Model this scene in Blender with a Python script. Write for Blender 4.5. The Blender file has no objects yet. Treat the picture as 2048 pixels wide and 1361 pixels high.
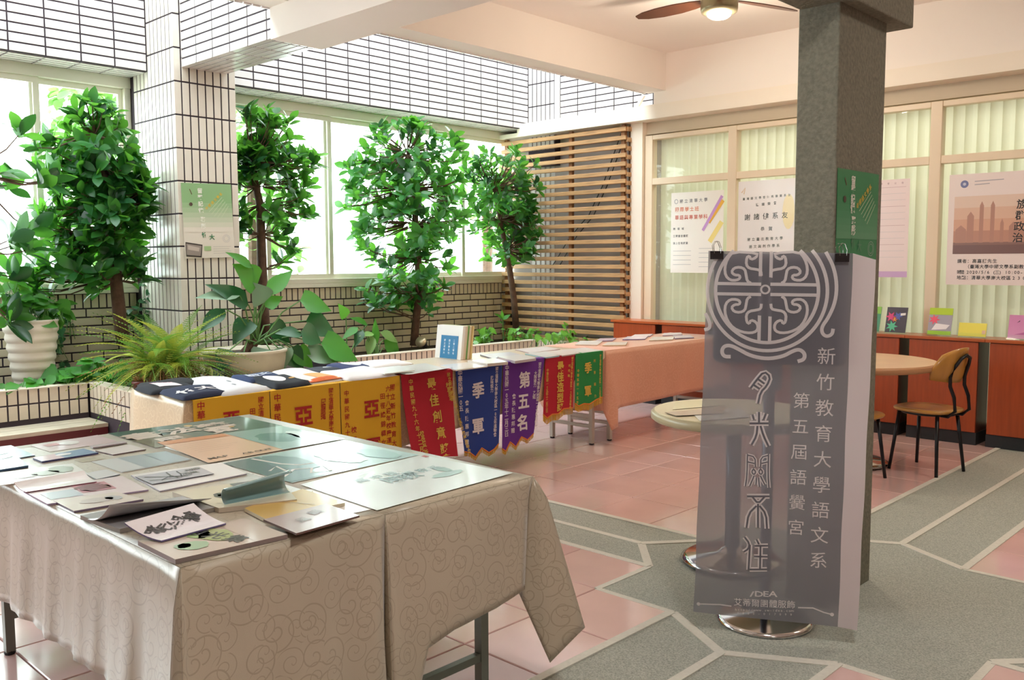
import bpy, math, random
from mathutils import Vector, Matrix
random.seed(7)
R = random.random
def U(a, b): return a + (b - a) * R()
S = bpy.context.scene
COL = S.collection
# ------------------------------------------------------------------ camera
F, YAW, PIT, ROL, CH = 1800.0, math.radians(43.72), math.radians(4.97), math.radians(-.18), 1.42
_f = Vector((-math.sin(YAW)*math.cos(PIT), math.cos(YAW)*math.cos(PIT), -math.sin(PIT)))
_r = Vector((math.cos(YAW), math.sin(YAW), 0)); _u = _r.cross(_f)
RT = _r*math.cos(ROL) + _u*math.sin(ROL); UP = -_r*math.sin(ROL) + _u*math.cos(ROL)
CAM = Vector((0, 0, CH))
cd = bpy.data.cameras.new('camera'); cam = bpy.data.objects.new('camera', cd); COL.objects.link(cam)
cd.sensor_width = 36; cd.sensor_fit = 'HORIZONTAL'; cd.lens = F/2048*36; cd.clip_start = .05; cd.clip_end = 200
cam.matrix_world = Matrix((( RT.x, UP.x, -_f.x, 0), (RT.y, UP.y, -_f.y, 0), (RT.z, UP.z, -_f.z, CH), (0, 0, 0, 1)))
S.camera = cam
# ------------------------------------------------------------------ world and light
w = bpy.data.worlds.new('sky'); S.world = w; w.use_nodes = True
bg = w.node_tree.nodes['Background']; bg.inputs[0].default_value = (.87, .97, 1, 1); bg.inputs[1].default_value = 7.0
def area(name, loc, size, energy, col, rot=(0, 0, 0), sy=None):
    l = bpy.data.lights.new(name, 'AREA'); l.energy = energy; l.color = col; l.size = size
    if sy: l.shape = 'RECTANGLE'; l.size_y = sy
    o = bpy.data.objects.new(name, l); o.location = loc; o.rotation_euler = rot; COL.objects.link(o); return o
S.view_settings.view_transform = 'Standard'; S.view_settings.look = 'None'
S.view_settings.exposure = 0.55; S.view_settings.gamma = 1; S.view_settings.use_curve_mapping = False
WARM = (1, .86, .70)
S.cycles.max_bounces = 10; S.cycles.transparent_max_bounces = 16; S.cycles.diffuse_bounces = 6
S.cycles.use_denoising = True; S.cycles.caustics_reflective = False; S.cycles.caustics_refractive = False
S.cycles.sample_clamp_indirect = 6
LAMPS = [(-3.6, 1.6), (-.4, 1.6), (-.4, 5.9), (2.0, 3.7), (2.2, .0), (-1.6, -1.6)]   # ceiling lamps of the other bays
FANL = (-3.58, 5.95)
area('office_light', (-3.2, 9.2, 3.3), 4.2, 72, (1, .98, .92), sy=1.2)

def on(px, py, z=None, x=None, y=None):          # where the line of sight meets a real plane
    d = RT*((px-1024)/F) + UP*((680.5-py)/F) + _f
    t = (z-CH)/d.z if z is not None else (x/d.x if x is not None else y/d.y)
    return CAM + d*t
# ------------------------------------------------------------------ materials
def lin(h):
    if isinstance(h, str): h = tuple(int(h[i:i+2], 16)/255 for i in (0, 2, 4))
    return tuple((c/12.92 if c <= .04045 else ((c+.055)/1.055)**2.4) for c in h) + (1,)
MC = {}
def mat(name, col, rough=.6, metal=0, var=0, noise=0, nscale=8, bump=0, bscale=60, spec=.5, coat=0, trans=0, alpha=1, emit=0, transl=None, stretch=None, col2=None):
    if name in MC: return MC[name]
    m = bpy.data.materials.new(name); m.use_nodes = True; nt = m.node_tree; N = nt.nodes; L = nt.links
    b = N['Principled BSDF']; c = lin(col)
    b.inputs['Base Color'].default_value = c; b.inputs['Roughness'].default_value = rough; b.inputs['Metallic'].default_value = metal
    b.inputs['Specular IOR Level'].default_value = spec; b.inputs['Coat Weight'].default_value = coat; b.inputs['Coat Roughness'].default_value = .08
    b.inputs['Transmission Weight'].default_value = trans; b.inputs['Alpha'].default_value = alpha
    if emit: b.inputs['Emission Color'].default_value = c; b.inputs['Emission Strength'].default_value = emit
    sock = None
    if var or noise or bump:
        tc = N.new('ShaderNodeTexCoord'); mp = N.new('ShaderNodeMapping'); L.new(tc.outputs['Object'], mp.inputs[0])
        if stretch: mp.inputs['Scale'].default_value = stretch
    if noise:
        nz = N.new('ShaderNodeTexNoise'); nz.inputs['Scale'].default_value = nscale; nz.inputs['Detail'].default_value = 5
        L.new(mp.outputs[0], nz.inputs[0])
        mx = N.new('ShaderNodeMix'); mx.data_type = 'RGBA'; mx.inputs[6].default_value = c
        mx.inputs[7].default_value = lin(col2) if col2 else tuple(max(0, v*(1-noise)) for v in c[:3]) + (1,)
        rp = N.new('ShaderNodeMapRange'); rp.inputs[1].default_value = .35; rp.inputs[2].default_value = .7
        L.new(nz.outputs[0], rp.inputs[0]); L.new(rp.outputs[0], mx.inputs[0]); sock = mx.outputs[2]
    if var:
        oi = N.new('ShaderNodeObjectInfo'); hs = N.new('ShaderNodeHueSaturation')
        if sock: L.new(sock, hs.inputs['Color'])
        else: hs.inputs['Color'].default_value = c
        mr = N.new('ShaderNodeMapRange'); mr.inputs[3].default_value = 1-var; mr.inputs[4].default_value = 1+var
        L.new(oi.outputs['Random'], mr.inputs[0]); L.new(mr.outputs[0], hs.inputs['Value']); sock = hs.outputs[0]
    if sock: L.new(sock, b.inputs['Base Color'])
    if bump:
        n2 = N.new('ShaderNodeTexNoise'); n2.inputs['Scale'].default_value = bscale; n2.inputs['Detail'].default_value = 4
        L.new(mp.outputs[0], n2.inputs[0]); bp = N.new('ShaderNodeBump'); bp.inputs['Strength'].default_value = bump; bp.inputs['Distance'].default_value = .01
        L.new(n2.outputs[0], bp.inputs['Height']); L.new(bp.outputs[0], b.inputs['Normal'])
    if transl:
        t = N.new('ShaderNodeBsdfTranslucent'); t.inputs[0].default_value = lin(transl[0]); ms = N.new('ShaderNodeMixShader'); ms.inputs[0].default_value = transl[1]
        L.new(b.outputs[0], ms.inputs[1]); L.new(t.outputs[0], ms.inputs[2]); L.new(ms.outputs[0], N['Material Output'].inputs[0])
    MC[name] = m; return m
def sheer(name, col, tr):                        # thin cloth one can see through
    m = mat(name, col, .8, spec=.1); nt = m.node_tree
    t = nt.nodes.new('ShaderNodeBsdfTransparent'); ms = nt.nodes.new('ShaderNodeMixShader'); ms.inputs[0].default_value = tr; tl = nt.nodes.new('ShaderNodeBsdfTranslucent'); tl.inputs[0].default_value = lin(col); m2 = nt.nodes.new('ShaderNodeMixShader'); m2.inputs[0].default_value = .45
    nt.links.new(nt.nodes['Principled BSDF'].outputs[0], m2.inputs[1]); nt.links.new(tl.outputs[0], m2.inputs[2]); nt.links.new(m2.outputs[0], ms.inputs[1]); nt.links.new(t.outputs[0], ms.inputs[2]); nt.links.new(ms.outputs[0], nt.nodes['Material Output'].inputs[0])
    return m
def glassmat(name, tint, refl):
    if name in MC: return MC[name]
    m = bpy.data.materials.new(name); m.use_nodes = True; nt = m.node_tree; nt.nodes.clear()
    o = nt.nodes.new('ShaderNodeOutputMaterial'); t = nt.nodes.new('ShaderNodeBsdfTransparent'); t.inputs[0].default_value = tint
    g = nt.nodes.new('ShaderNodeBsdfGlossy'); g.inputs['Roughness'].default_value = .02; f = nt.nodes.new('ShaderNodeFresnel'); f.inputs[0].default_value = refl
    ms = nt.nodes.new('ShaderNodeMixShader'); ge = nt.nodes.new('ShaderNodeNewGeometry'); iv = nt.nodes.new('ShaderNodeMath'); iv.operation = 'SUBTRACT'; iv.inputs[0].default_value = 1
    nt.links.new(ge.outputs['Backfacing'], iv.inputs[1]); mu = nt.nodes.new('ShaderNodeMath'); mu.operation = 'MULTIPLY'; nt.links.new(f.outputs[0], mu.inputs[0]); nt.links.new(iv.outputs[0], mu.inputs[1])
    nt.links.new(mu.outputs[0], ms.inputs[0]); nt.links.new(t.outputs[0], ms.inputs[1]); nt.links.new(g.outputs[0], ms.inputs[2]); nt.links.new(ms.outputs[0], o.inputs[0])
    MC[name] = m; return m
def cloth_mat(name, col, line, str_, rough=.38):
    m = mat(name, col, rough, noise=.10, nscale=2.5, bump=.12, bscale=500, spec=.5); nt = m.node_tree; N = nt.nodes; L = nt.links
    b = N['Principled BSDF']; b.inputs['Sheen Weight'].default_value = .3; b.inputs['Coat Weight'].default_value = .5; b.inputs['Coat Roughness'].default_value = .28
    uv = N.new('ShaderNodeTexCoord'); masks = []
    for sc, off, k in ((13, 0, 1), (9, 3.3, -1)):
        mp = N.new('ShaderNodeMapping'); mp.inputs['Location'].default_value = (off, off*.7, 0); mp.inputs['Scale'].default_value = (sc, sc, 1); L.new(uv.outputs['UV'], mp.inputs[0])
        v = N.new('ShaderNodeTexVoronoi'); v.voronoi_dimensions = '2D'; v.inputs['Scale'].default_value = 1; v.inputs['Randomness'].default_value = .8; L.new(mp.outputs[0], v.inputs['Vector'])
        sb = N.new('ShaderNodeVectorMath'); sb.operation = 'SUBTRACT'; L.new(mp.outputs[0], sb.inputs[0]); L.new(v.outputs['Position'], sb.inputs[1])
        sx = N.new('ShaderNodeSeparateXYZ'); L.new(sb.outputs[0], sx.inputs[0])
        at = N.new('ShaderNodeMath'); at.operation = 'ARCTAN2'; L.new(sx.outputs[1], at.inputs[0]); L.new(sx.outputs[0], at.inputs[1])
        a2 = N.new('ShaderNodeMath'); a2.operation = 'MULTIPLY'; a2.inputs[1].default_value = k/6.2832; L.new(at.outputs[0], a2.inputs[0])
        r = N.new('ShaderNodeMath'); r.operation = 'MULTIPLY_ADD'; r.inputs[1].default_value = 3.6; L.new(v.outputs['Distance'], r.inputs[0]); L.new(a2.outputs[0], r.inputs[2])
        fr = N.new('ShaderNodeMath'); fr.operation = 'FRACT'; L.new(r.outputs[0], fr.inputs[0])
        cp = N.new('ShaderNodeMath'); cp.operation = 'COMPARE'; cp.inputs[1].default_value = .5; cp.inputs[2].default_value = .07; L.new(fr.outputs[0], cp.inputs[0])
        ls = N.new('ShaderNodeMath'); ls.operation = 'LESS_THAN'; ls.inputs[1].default_value = .52; L.new(v.outputs['Distance'], ls.inputs[0])
        mu = N.new('ShaderNodeMath'); mu.operation = 'MULTIPLY'; L.new(cp.outputs[0], mu.inputs[0]); L.new(ls.outputs[0], mu.inputs[1]); masks.append(mu)
    mm = N.new('ShaderNodeMath'); mm.operation = 'MAXIMUM'; L.new(masks[0].outputs[0], mm.inputs[0]); L.new(masks[1].outputs[0], mm.inputs[1])
    sc2 = N.new('ShaderNodeMath'); sc2.operation = 'MULTIPLY'; sc2.inputs[1].default_value = str_; L.new(mm.outputs[0], sc2.inputs[0])
    old = b.inputs['Base Color'].links[0].from_socket; mx = N.new('ShaderNodeMix'); mx.data_type = 'RGBA'; mx.inputs[7].default_value = lin(line)
    L.new(sc2.outputs[0], mx.inputs[0]); L.new(old, mx.inputs[6]); L.new(mx.outputs[2], b.inputs['Base Color'])
    return m
# ------------------------------------------------------------------ mesh helpers
class MB:
    def __init__(s): s.v = []; s.f = []; s.m = []; s.uv = {}; s.mi = 0
    def add(s, vs, fs, mi=None):
        n = len(s.v); s.v += [tuple(v) for v in vs]; s.f += [tuple(i+n for i in f) for f in fs]; s.m += [s.mi if mi is None else mi]*len(fs); return s
    def box(s, x0, x1, y0, y1, z0, z1, M=None):
        vs = [Vector((x, y, z)) for z in (z0, z1) for y in (y0, y1) for x in (x0, x1)]
        if M: vs = [M @ v for v in vs]
        return s.add(vs, [(0, 2, 3, 1), (4, 5, 7, 6), (0, 1, 5, 4), (2, 6, 7, 3), (0, 4, 6, 2), (1, 3, 7, 5)])
    def bar(s, a, b, w_, h_=None, up=Vector((0, 0, 1))):
        a = Vector(a); b = Vector(b); h_ = h_ or w_; d = (b-a); L = d.length; d.normalize()
        if abs(d.dot(up)) > .95: up = Vector((1, 0, 0))
        x = d.cross(up).normalized(); y = x.cross(d)
        vs = [p + x*i*w_/2 + y*j*h_/2 for p in (a, b) for i, j in ((-1, -1), (1, -1), (1, 1), (-1, 1))]
        return s.add(vs, [(3, 2, 1, 0), (4, 5, 6, 7), (0, 1, 5, 4), (1, 2, 6, 5), (2, 3, 7, 6), (3, 0, 4, 7)])
    def tube(s, pts, rs, n=8, cap=True):
        pts = [Vector(p) for p in pts]
        if not hasattr(rs, '__len__'): rs = [rs]*len(pts)
        vs = []; ref = Vector((.3, .2, 1)).normalized()
        for i, p in enumerate(pts):
            d = (pts[min(i+1, len(pts)-1)] - pts[max(i-1, 0)]).normalized()
            x = d.cross(ref); x = x.normalized() if x.length > .01 else d.orthogonal().normalized(); ref2 = x.cross(d)
            vs += [p + (x*math.cos(a) + ref2*math.sin(a))*rs[i] for a in (2*math.pi*k/n for k in range(n))]
        fs = [(i*n+k, i*n+(k+1) % n, (i+1)*n+(k+1) % n, (i+1)*n+k) for i in range(len(pts)-1) for k in range(n)]
        if cap: fs += [tuple(range(n))[::-1], tuple((len(pts)-1)*n+k for k in range(n))]
        return s.add(vs, fs)
    def lathe(s, c, prof, n=32, sx=1, sy=1):
        c = Vector(c); vs = [c + Vector((r*sx*math.cos(a), r*sy*math.sin(a), z)) for r, z in prof for a in (2*math.pi*k/n for k in range(n))]
        m = len(prof); fs = [(i*n+k, i*n+(k+1) % n, (i+1)*n+(k+1) % n, (i+1)*n+k) for i in range(m-1) for k in range(n)]
        fs += [tuple(range(n))[::-1], tuple((m-1)*n+k for k in range(n))]
        return s.add(vs, fs)
    def mesh(s, name, mats, smooth=False, uvs=None):
        me = bpy.data.meshes.new(name); me.from_pydata(s.v, [], s.f); 
        for m in (mats if isinstance(mats, (list, tuple)) else [mats]): me.materials.append(m)
        me.polygons.foreach_set('material_index', s.m)
        if smooth: me.polygons.foreach_set('use_smooth', [True]*len(s.f))
        if uvs:
            l = me.uv_layers.new(name='UVMap')
            for lp in me.loops: l.data[lp.index].uv = uvs[lp.vertex_index]
        me.validate(); me.update(); return me
    def obj(s, name, mats, parent=None, smooth=False, uvs=None, bevel=0):
        o = link(name, s.mesh(name, mats, smooth, uvs), parent)
        if bevel: bv = o.modifiers.new('bevel', 'BEVEL'); bv.width = bevel; bv.segments = 2; bv.limit_method = 'ANGLE'
        return o
BASE = {}
def link(name, me, parent=None, M=None):         # geometry is given in world coordinates
    o = bpy.data.objects.new(name, me); COL.objects.link(o)
    if parent is not None:
        o.parent = parent; B = BASE.get(parent.name, Vector((0, 0, 0)))
        o.matrix_basis = Matrix.Translation(-B) @ (M or Matrix.Identity(4)); BASE[o.name] = Vector((0, 0, 0)) if M is None else None
        if M is None: BASE[o.name] = Vector((0, 0, 0))
    elif M: o.matrix_basis = M
    return o
def thing(name, label, cat, loc=(0, 0, 0), group=None):
    o = bpy.data.objects.new(name, None); COL.objects.link(o); o.location = loc; o.empty_display_size = .1
    BASE[o.name] = Vector(loc); tag(o, label, cat, group); return o
def tag(o, label=None, cat=None, group=None, kind=None):
    if label: o['label'] = label
    if cat: o['category'] = cat
    if group: o['group'] = group
    if kind: o['kind'] = kind
    return o
def struct(name, mb, m, label=None, **k):
    o = mb.obj(name, m, **k); o['kind'] = 'structure'; o['category'] = {'w': 'wall', 'f': 'floor', 'c': 'ceiling', 't': 'trim'}.get(name[0], 'structure')
    if label: o['label'] = label
    return o
# tile / brick pieces: local x = width, z = height, front at -y
TM = {}
def piece(name, wd, ht, dp, m, parent, M):
    k = (name, round(wd, 4), round(ht, 4), round(dp, 4), m.name)
    if k not in TM:
        b = MB(); c = min(.003, dp*.4)
        vs = [(-wd/2, 0, -ht/2), (wd/2, 0, -ht/2), (wd/2, 0, ht/2), (-wd/2, 0, ht/2)]
        mid = [(x, -dp+c, z) for x, y, z in vs]; fr = [(x*(1-2*c/wd), -dp, z*(1-2*c/ht)) for x, y, z in vs]
        b.add(vs+mid+fr, [(0, 1, 5, 4), (1, 2, 6, 5), (2, 3, 7, 6), (3, 0, 4, 7), (4, 5, 9, 8), (5, 6, 10, 9), (6, 7, 11, 10), (7, 4, 8, 11), (8, 9, 10, 11)])
        TM[k] = b.mesh(name, m)
    return link(name, TM[k], parent, M)
MX = Matrix.Rotation(math.pi/2, 4, 'Z')          # face looks to +X
MY = Matrix.Identity(4)                          # face looks to -Y
MDX = Matrix.Rotation(math.pi/2, 4, 'X')         # face looks down, width along X
MDY = Matrix.Rotation(math.pi/2, 4, 'Z') @ MDX   # face looks down, width along Y
MTY = Matrix.Rotation(math.pi/2, 4, 'Z') @ Matrix.Rotation(-math.pi/2, 4, 'X')
MTX = Matrix.Rotation(-math.pi/2, 4, 'X')        # face looks up
T = Matrix.Translation
# flat print helpers -------------------------------------------------
GL = {}
def glyph(ch, off=0.0):
    k = (ch, off)
    if k not in GL:
        c = bpy.data.curves.new('g', 'FONT'); c.body = ch; c.offset = off; c.resolution_u = 2
        o = bpy.data.objects.new('g', c); COL.objects.link(o)
        dg = bpy.context.evaluated_depsgraph_get(); dg.update(); me = bpy.data.meshes.new_from_object(o.evaluated_get(dg))
        GL[k] = ([tuple(v.co) for v in me.vertices], [tuple(p.vertices) for p in me.polygons])
        bpy.data.objects.remove(o); bpy.data.curves.remove(c); bpy.data.meshes.remove(me)
    return GL[k]
class Face:                                      # a printed face: 2D metres (a right, b up) -> world
    def __init__(s, O, A, B, fn=None):
        s.O = Vector(O); s.A = Vector(A).normalized(); N = s.A.cross(Vector(B)).normalized(); s.B = N.cross(s.A); s.N = N; s.fn = fn; s.L = {}
    def pt(s, a, b, h=.001):
        p = s.O + s.A*a + s.B*b + s.N*h
        return p + s.fn(a, b) if s.fn else p
    def px(s, x, y):                             # where a line of sight meets the face
        d = RT*((x-1024)/F) + UP*((680.5-y)/F) + _f; t = (s.O-CAM).dot(s.N)/d.dot(s.N); q = CAM + d*t - s.O
        return q.dot(s.A), q.dot(s.B)
    def _l(s, m): return s.L.setdefault(m.name, (m, MB()))[1]
    def poly(s, m, pts, h=.0012): s._l(m).add([s.pt(a, b, h) for a, b in pts], [tuple(range(len(pts)))])
    def rect(s, m, a0, b0, a1, b1, h=.0012): s.poly(m, [(a0, b0), (a1, b0), (a1, b1), (a0, b1)], h)
    def stroke(s, m, pts, wd, h=.0014, closed=False, smooth=0):
        P = [Vector(p) for p in pts]
        for _ in range(smooth):
            Q = [P[0]] if not closed else []
            for i in range(len(P)-(0 if closed else 1)):
                a, b = P[i], P[(i+1) % len(P)]; Q += [a*.75+b*.25, a*.25+b*.75]
            P = Q + ([] if closed else [P[-1]])
        n = len(P); vs = []
        for i in range(n):
            a = P[i-1] if (i or closed) else P[0]; c = P[(i+1) % n] if (i < n-1 or closed) else P[-1]
            d = (c-a); d = d.normalized() if d.length > 1e-9 else Vector((1, 0)); q = Vector((-d.y, d.x))*wd/2
            vs += [s.pt(*(P[i]+q), h), s.pt(*(P[i]-q), h)]
        s._l(m).add(vs, [(2*i+1, 2*((i+1) % n)+1, 2*((i+1) % n), 2*i) for i in range(n if closed else n-1)])
    def disc(s, m, a, b, r, h=.0012, ry=None, n=20): s.poly(m, [(a+r*math.cos(2*math.pi*k/n), b+(ry or r)*math.sin(2*math.pi*k/n)) for k in range(n)], h)
    def ring(s, m, a, b, r, wd, h=.0014, n=40, ry=None): s.stroke(m, [(a+r*math.cos(2*math.pi*k/n), b+(ry or r)*math.sin(2*math.pi*k/n)) for k in range(n)], wd, h, True)
    def ch(s, m, c, a, b, sz, sx=1, off=0.012, h=.0014, rot=0, shear=0):
        if c == ' ': return
        vs, fs = glyph(c, off); wide = ord(c) > 255; xs = [v[0] for v in vs]; cx = .5 if wide else (min(xs)+max(xs))/2
        cr, sr = math.cos(rot), math.sin(rot); out = []
        for x, y, z in vs:
            x = (x-cx)*sz*sx; y = (y-(.37 if wide else .35))*sz; x += shear*y
            out.append(s.pt(a + x*cr - y*sr, b + x*sr + y*cr, h))
        s._l(m).add(out, fs)
    def vtext(s, m, txt, p0, p1, sz, **k):       # characters spread from p0 to p1
        n = len(txt)
        for i, c in enumerate(txt):
            t = i/max(1, n-1); s.ch(m, c, p0[0]+(p1[0]-p0[0])*t, p0[1]+(p1[1]-p0[1])*t, sz, **k)
    def vpx(s, m, txt, x0, y0, x1, y1, sz, **k): s.vtext(m, txt, s.px(x0, y0), s.px(x1, y1), sz, **k)
    def done(s, parent, name='lettering'):
        for m, b in s.L.values(): b.obj(name, m, parent)
def quad_face(P):                                 # face from four world corners bl, br, tl
    return Face(P[0], P[1]-P[0], P[2]-P[0])

exec_order = []
# ------------------------------------------------------------------ palette
M_tile = mat('white glazed tile', 'DCD8D6', .22, var=.035, spec=.5)
M_cream = mat('cream glazed tile', 'E3D6BE', .35, var=.05, noise=.08, nscale=9)
M_planter = mat('pale planter tile', 'DCD0BE', .4, var=.05, noise=.1, nscale=9)
M_grout = mat('dark joint', '3A3038', .9)
M_paint = mat('cream paint', 'F3E9DA', .55, noise=.03, nscale=3)
M_ceil = mat('white ceiling paint', 'F4ECE4', .8, noise=.02, nscale=2)
M_frame = mat('cream window frame', 'EFEADB', .35)
M_gfr = mat('beige glazing frame', 'EAD9BF', .4)
M_conc = mat('textured concrete', '828070', .85, noise=.30, nscale=60, bump=.6, bscale=70)
M_metal = mat('table frame steel', 'C9C6BC', .35, .3)
M_dmetal = mat('grey steel', '7C8078', .35, .4)
M_chrome = mat('chrome', 'D8D8D8', .12, 1)
M_black = mat('black', '161518', .45)
M_white = mat('white paper', 'F6F5F3', .45, spec=.4)
M_ink = mat('ink', '2B2C33', .5)
M_gold = mat('gold thread', 'E3C25A', .4, .15)
M_silver = mat('pale thread', 'E4DDE4', .5)
M_redink = mat('red ink', 'B3221F', .5)
M_wood = mat('slat timber', 'C89B6B', .6, var=.10, noise=.35, nscale=3, stretch=(1.2, 1.2, 14))
M_chairwood = mat('varnished plywood', 'C08A3E', .28, noise=.2, nscale=4, coat=.3, stretch=(1, 6, 1))
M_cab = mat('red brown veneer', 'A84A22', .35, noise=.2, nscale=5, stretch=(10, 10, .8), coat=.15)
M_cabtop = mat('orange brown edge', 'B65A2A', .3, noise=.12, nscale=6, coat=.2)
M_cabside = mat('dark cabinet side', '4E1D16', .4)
M_glass = glassmat('clear glass', (.97, 1, .98, 1), 1.45)
M_bark = mat('brown bark', '6A5040', .85, noise=.4, nscale=20, bump=.5, bscale=50)
M_soil = mat('dark soil', '3A2C20', .95, noise=.4, nscale=20, bump=.6, bscale=30)
def leafmat(n, c, t, f=.35, rough=.32, var=.28): return mat(n, c, rough, var=var, spec=.5, transl=(t, f))
M_leaf = leafmat('glossy tree leaf', '2C6636', '78C440', .36)
M_leafd = leafmat('dark tree leaf', '1F4A2C', '4F9038', .2)
M_big = leafmat('broad leaf', '3F8A30', '7AB83A', .35, .45, .15)
M_bigd = leafmat('dark broad leaf', '235A30', '3E7030', .2, .35, .15)
M_bigp = leafmat('pale leaf underside', '7E9C80', '7FA87F', .2, .45, .08)
M_fern = leafmat('fern green', '5F8C3C', '8CBC48', .35, .6, .25)
M_stem = mat('green stem', '5E8A4A', .5)

# ================================================================== STRUCTURE
XG, XB, XC = -7.45, -7.10, -6.65                 # glass plane, tiled band, column front
YU, YL = 7.80, 7.56
ZT = 5.2                                         # top of the light well
# floor ---------------------------------------------------------------
fl = struct('floor', MB().box(-7.6, 3.6, -3.6, 10.2, -.2, -.012), mat('floor joint', 'B9B1A6', .8), 'pink glazed tile floor with bands of grey washed stone')
M_pink = mat('pink floor tile', 'E2C0BC', .12, var=.05, noise=.10, nscale=3, spec=.6, coat=.25)
M_stone = mat('washed grey stone', 'BBC0B6', .75, noise=.28, nscale=160, bump=.4, bscale=200, col2='8A8F87')
M_line = mat('pale stone border', 'DAD9CF', .6, noise=.1, nscale=60)
P_ = .3935; X0 = -1.98; cnt = 0
def pinkok(x, y):                                # tile centre inside one of the four pink fields
    if x < -1.99 and y > 4.36: return True
    if x < -2.37 and y > 3.94: return True
    if x < -2.37 and y < 3.40: return True
    if x < -1.98 and y < 3.01: return True
    if x > -1.29 and y > 4.36: return True
    if x > -.90 and y > 3.94: return True
    if x > -1.29 and y < 3.01: return True
    if x > -.90 and y < 3.40: return True
    return False
stuffb = MB()
def ftile(x0, x1, y0, y1):
    global cnt
    cx, cy = (x0+x1)/2, (y0+y1)/2
    if not pinkok(cx, cy): return
    fwd = -cx*.69+cy*.72; rt = cx*.723+cy*.69
    vis = fwd > 1.2 and abs(rt) < fwd*.62+.5
    if vis and cnt < 300 and not (cx < -4.9 and cy < 7): 
        piece('floor_tile', x1-x0-.006, y1-y0-.006, .012, M_pink, fl, T((cx, cy, -.012)) @ MTX); cnt += 1
    else: stuffb.box(x0+.003, x1-.003, y0+.003, y1-.003, -.012, 0)
def axis(a, b, start, step):
    out = [start]; 
    while out[-1] < b: out.append(out[-1]+step)
    while out[0] > a: out.insert(0, out[0]-step)
    return out
xsL = [X0 - P_*k for k in range(15)][::-1]; xsR = [-1.29 + P_*k for k in range(13)]
ysB = [3.40 - .3925*k for k in range(18)][::-1]; ysT = [3.94 + .39*0, 4.36] + [4.36+P_*k for k in range(1, 10)]
for xs in (xsL, xsR):
    for ys in (ysB, ysT):
        for i in range(len(xs)-1):
            for j in range(len(ys)-1): ftile(xs[i], xs[i+1], ys[j], min(ys[j+1], 7.9))
so = stuffb.obj('floor_tile_field', M_pink, fl); so['kind'] = 'stuff'
# washed stone slabs
def slab(pts, z=-.002):
    b = MB(); n = len(pts); b.add([(x, y, z) for x, y in pts]+[(x, y, -.012) for x, y in pts], [tuple(range(n))]+[(i, n+i, n+(i+1) % n, (i+1) % n) for i in range(n)])
    b.obj('stone_slab', M_stone, fl)
A1, A2, B1, B2 = -1.98, -1.29, 3.40, 3.94        # stone cross
C = [(-2.60, 3.66), (-2.37, 3.40), (-2.37, 3.01), (-1.98, 3.01), (-1.64, 2.81), (-1.29, 3.01), (-.90, 3.01), (-.90, 3.40), (-.66, 3.66), (-.90, 3.94), (-.90, 4.36), (-1.29, 4.36), (-1.64, 4.55), (-1.99, 4.36), (-2.37, 4.36), (-2.37, 3.94)]
slab(C)
slab([(-6.5, 3.40), (-2.37, 3.40), (-2.60, 3.66), (-6.5, 3.66)]); slab([(-6.5, 3.66), (-2.60, 3.66), (-2.37, 3.94), (-6.5, 3.94)])
slab([(-.90, 3.40), (3.6, 3.40), (3.6, 3.66), (-.66, 3.66)]); slab([(-.66, 3.66), (3.6, 3.66), (3.6, 3.94), (-.90, 3.94)])
slab([(-1.98, -3.6), (-1.64, -3.6), (-1.64, 2.81), (-1.98, 3.01)]); slab([(-1.64, -3.6), (-1.29, -3.6), (-1.29, 3.01), (-1.64, 2.81)])
slab([(-1.99, 4.36), (-1.64, 4.55), (-1.64, 8.2), (-1.99, 8.2)]); slab([(-1.64, 4.55), (-1.29, 4.36), (-1.29, 8.2), (-1.64, 8.2)])
lb = MB()
FLN = [0]
def fline(a, b, wd=.035): FLN[0] += 1; zz = -.006+.00012*FLN[0]; lb.bar((a[0], a[1], zz), (b[0], b[1], zz), wd, .013)
for k in range(len(C)): fline(C[k], C[(k+1) % len(C)], .03 if k not in (0, 15, 3, 4, 7, 8, 11, 12) else .04)
fline((-6.5, 3.66), (-2.6, 3.66)); fline((-.66, 3.66), (3.6, 3.66)); fline((-1.64, -3.6), (-1.64, 2.81)); fline((-1.64, 4.55), (-1.64, 8.2))
for y in (3.40, 3.94): fline((-6.5, y), (-2.37, y)); fline((-.9, y), (3.6, y))
for x in (-1.985, -1.29): fline((x, -3.6), (x, 3.01)); fline((x, 4.36), (x, 8.2))
lb.obj('stone_border', M_line, fl)

# left wall: brick below the windows, frame, tiled band above --------------------
wl = struct('wall_left', MB().box(XG-.2, XG, -3.6, 8.1, -.2, 1.176), M_grout, 'low cream brick wall under the windows behind the planter')
CW, CHh = .25, .0695
def tiles_run(parent, name, m, M, u0, u1, uo, zs, wd, ht, pitch, org, dp=.005, shift=0, gap=.012):
    for r, z in enumerate(zs):
        s = uo + (shift*pitch if r % 2 else 0); k0 = math.floor((u0-s)/pitch)
        k = k0
        while s+k*pitch < u1-.01:
            a = max(s+k*pitch, u0); b = min(s+(k+1)*pitch, u1); k += 1
            if b-a < .02: continue
            piece(name, b-a-gap, ht, dp, m, parent, T(org((a+b)/2, z)) @ M)
org = lambda u, z: (XG, u, z)
zs = [1.056-CHh*(k+.5) for k in range(8)]
tiles_run(wl, 'brick', M_cream, MX, 1.3, 7.72, .10, zs, CW, CHh-.012, CW, org, shift=.5, gap=.012)
tiles_run(wl, 'soldier_brick', M_cream, MX, 1.3, 7.72, .03, [1.116], .06, .108, .0622, org, gap=.012)
struct('trim_1', MB().box(XG-.1, XG+.03, -3.6, 7.85, 1.176, 1.215), M_frame, 'cream sill strip under the left windows', bevel=.004)
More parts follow.
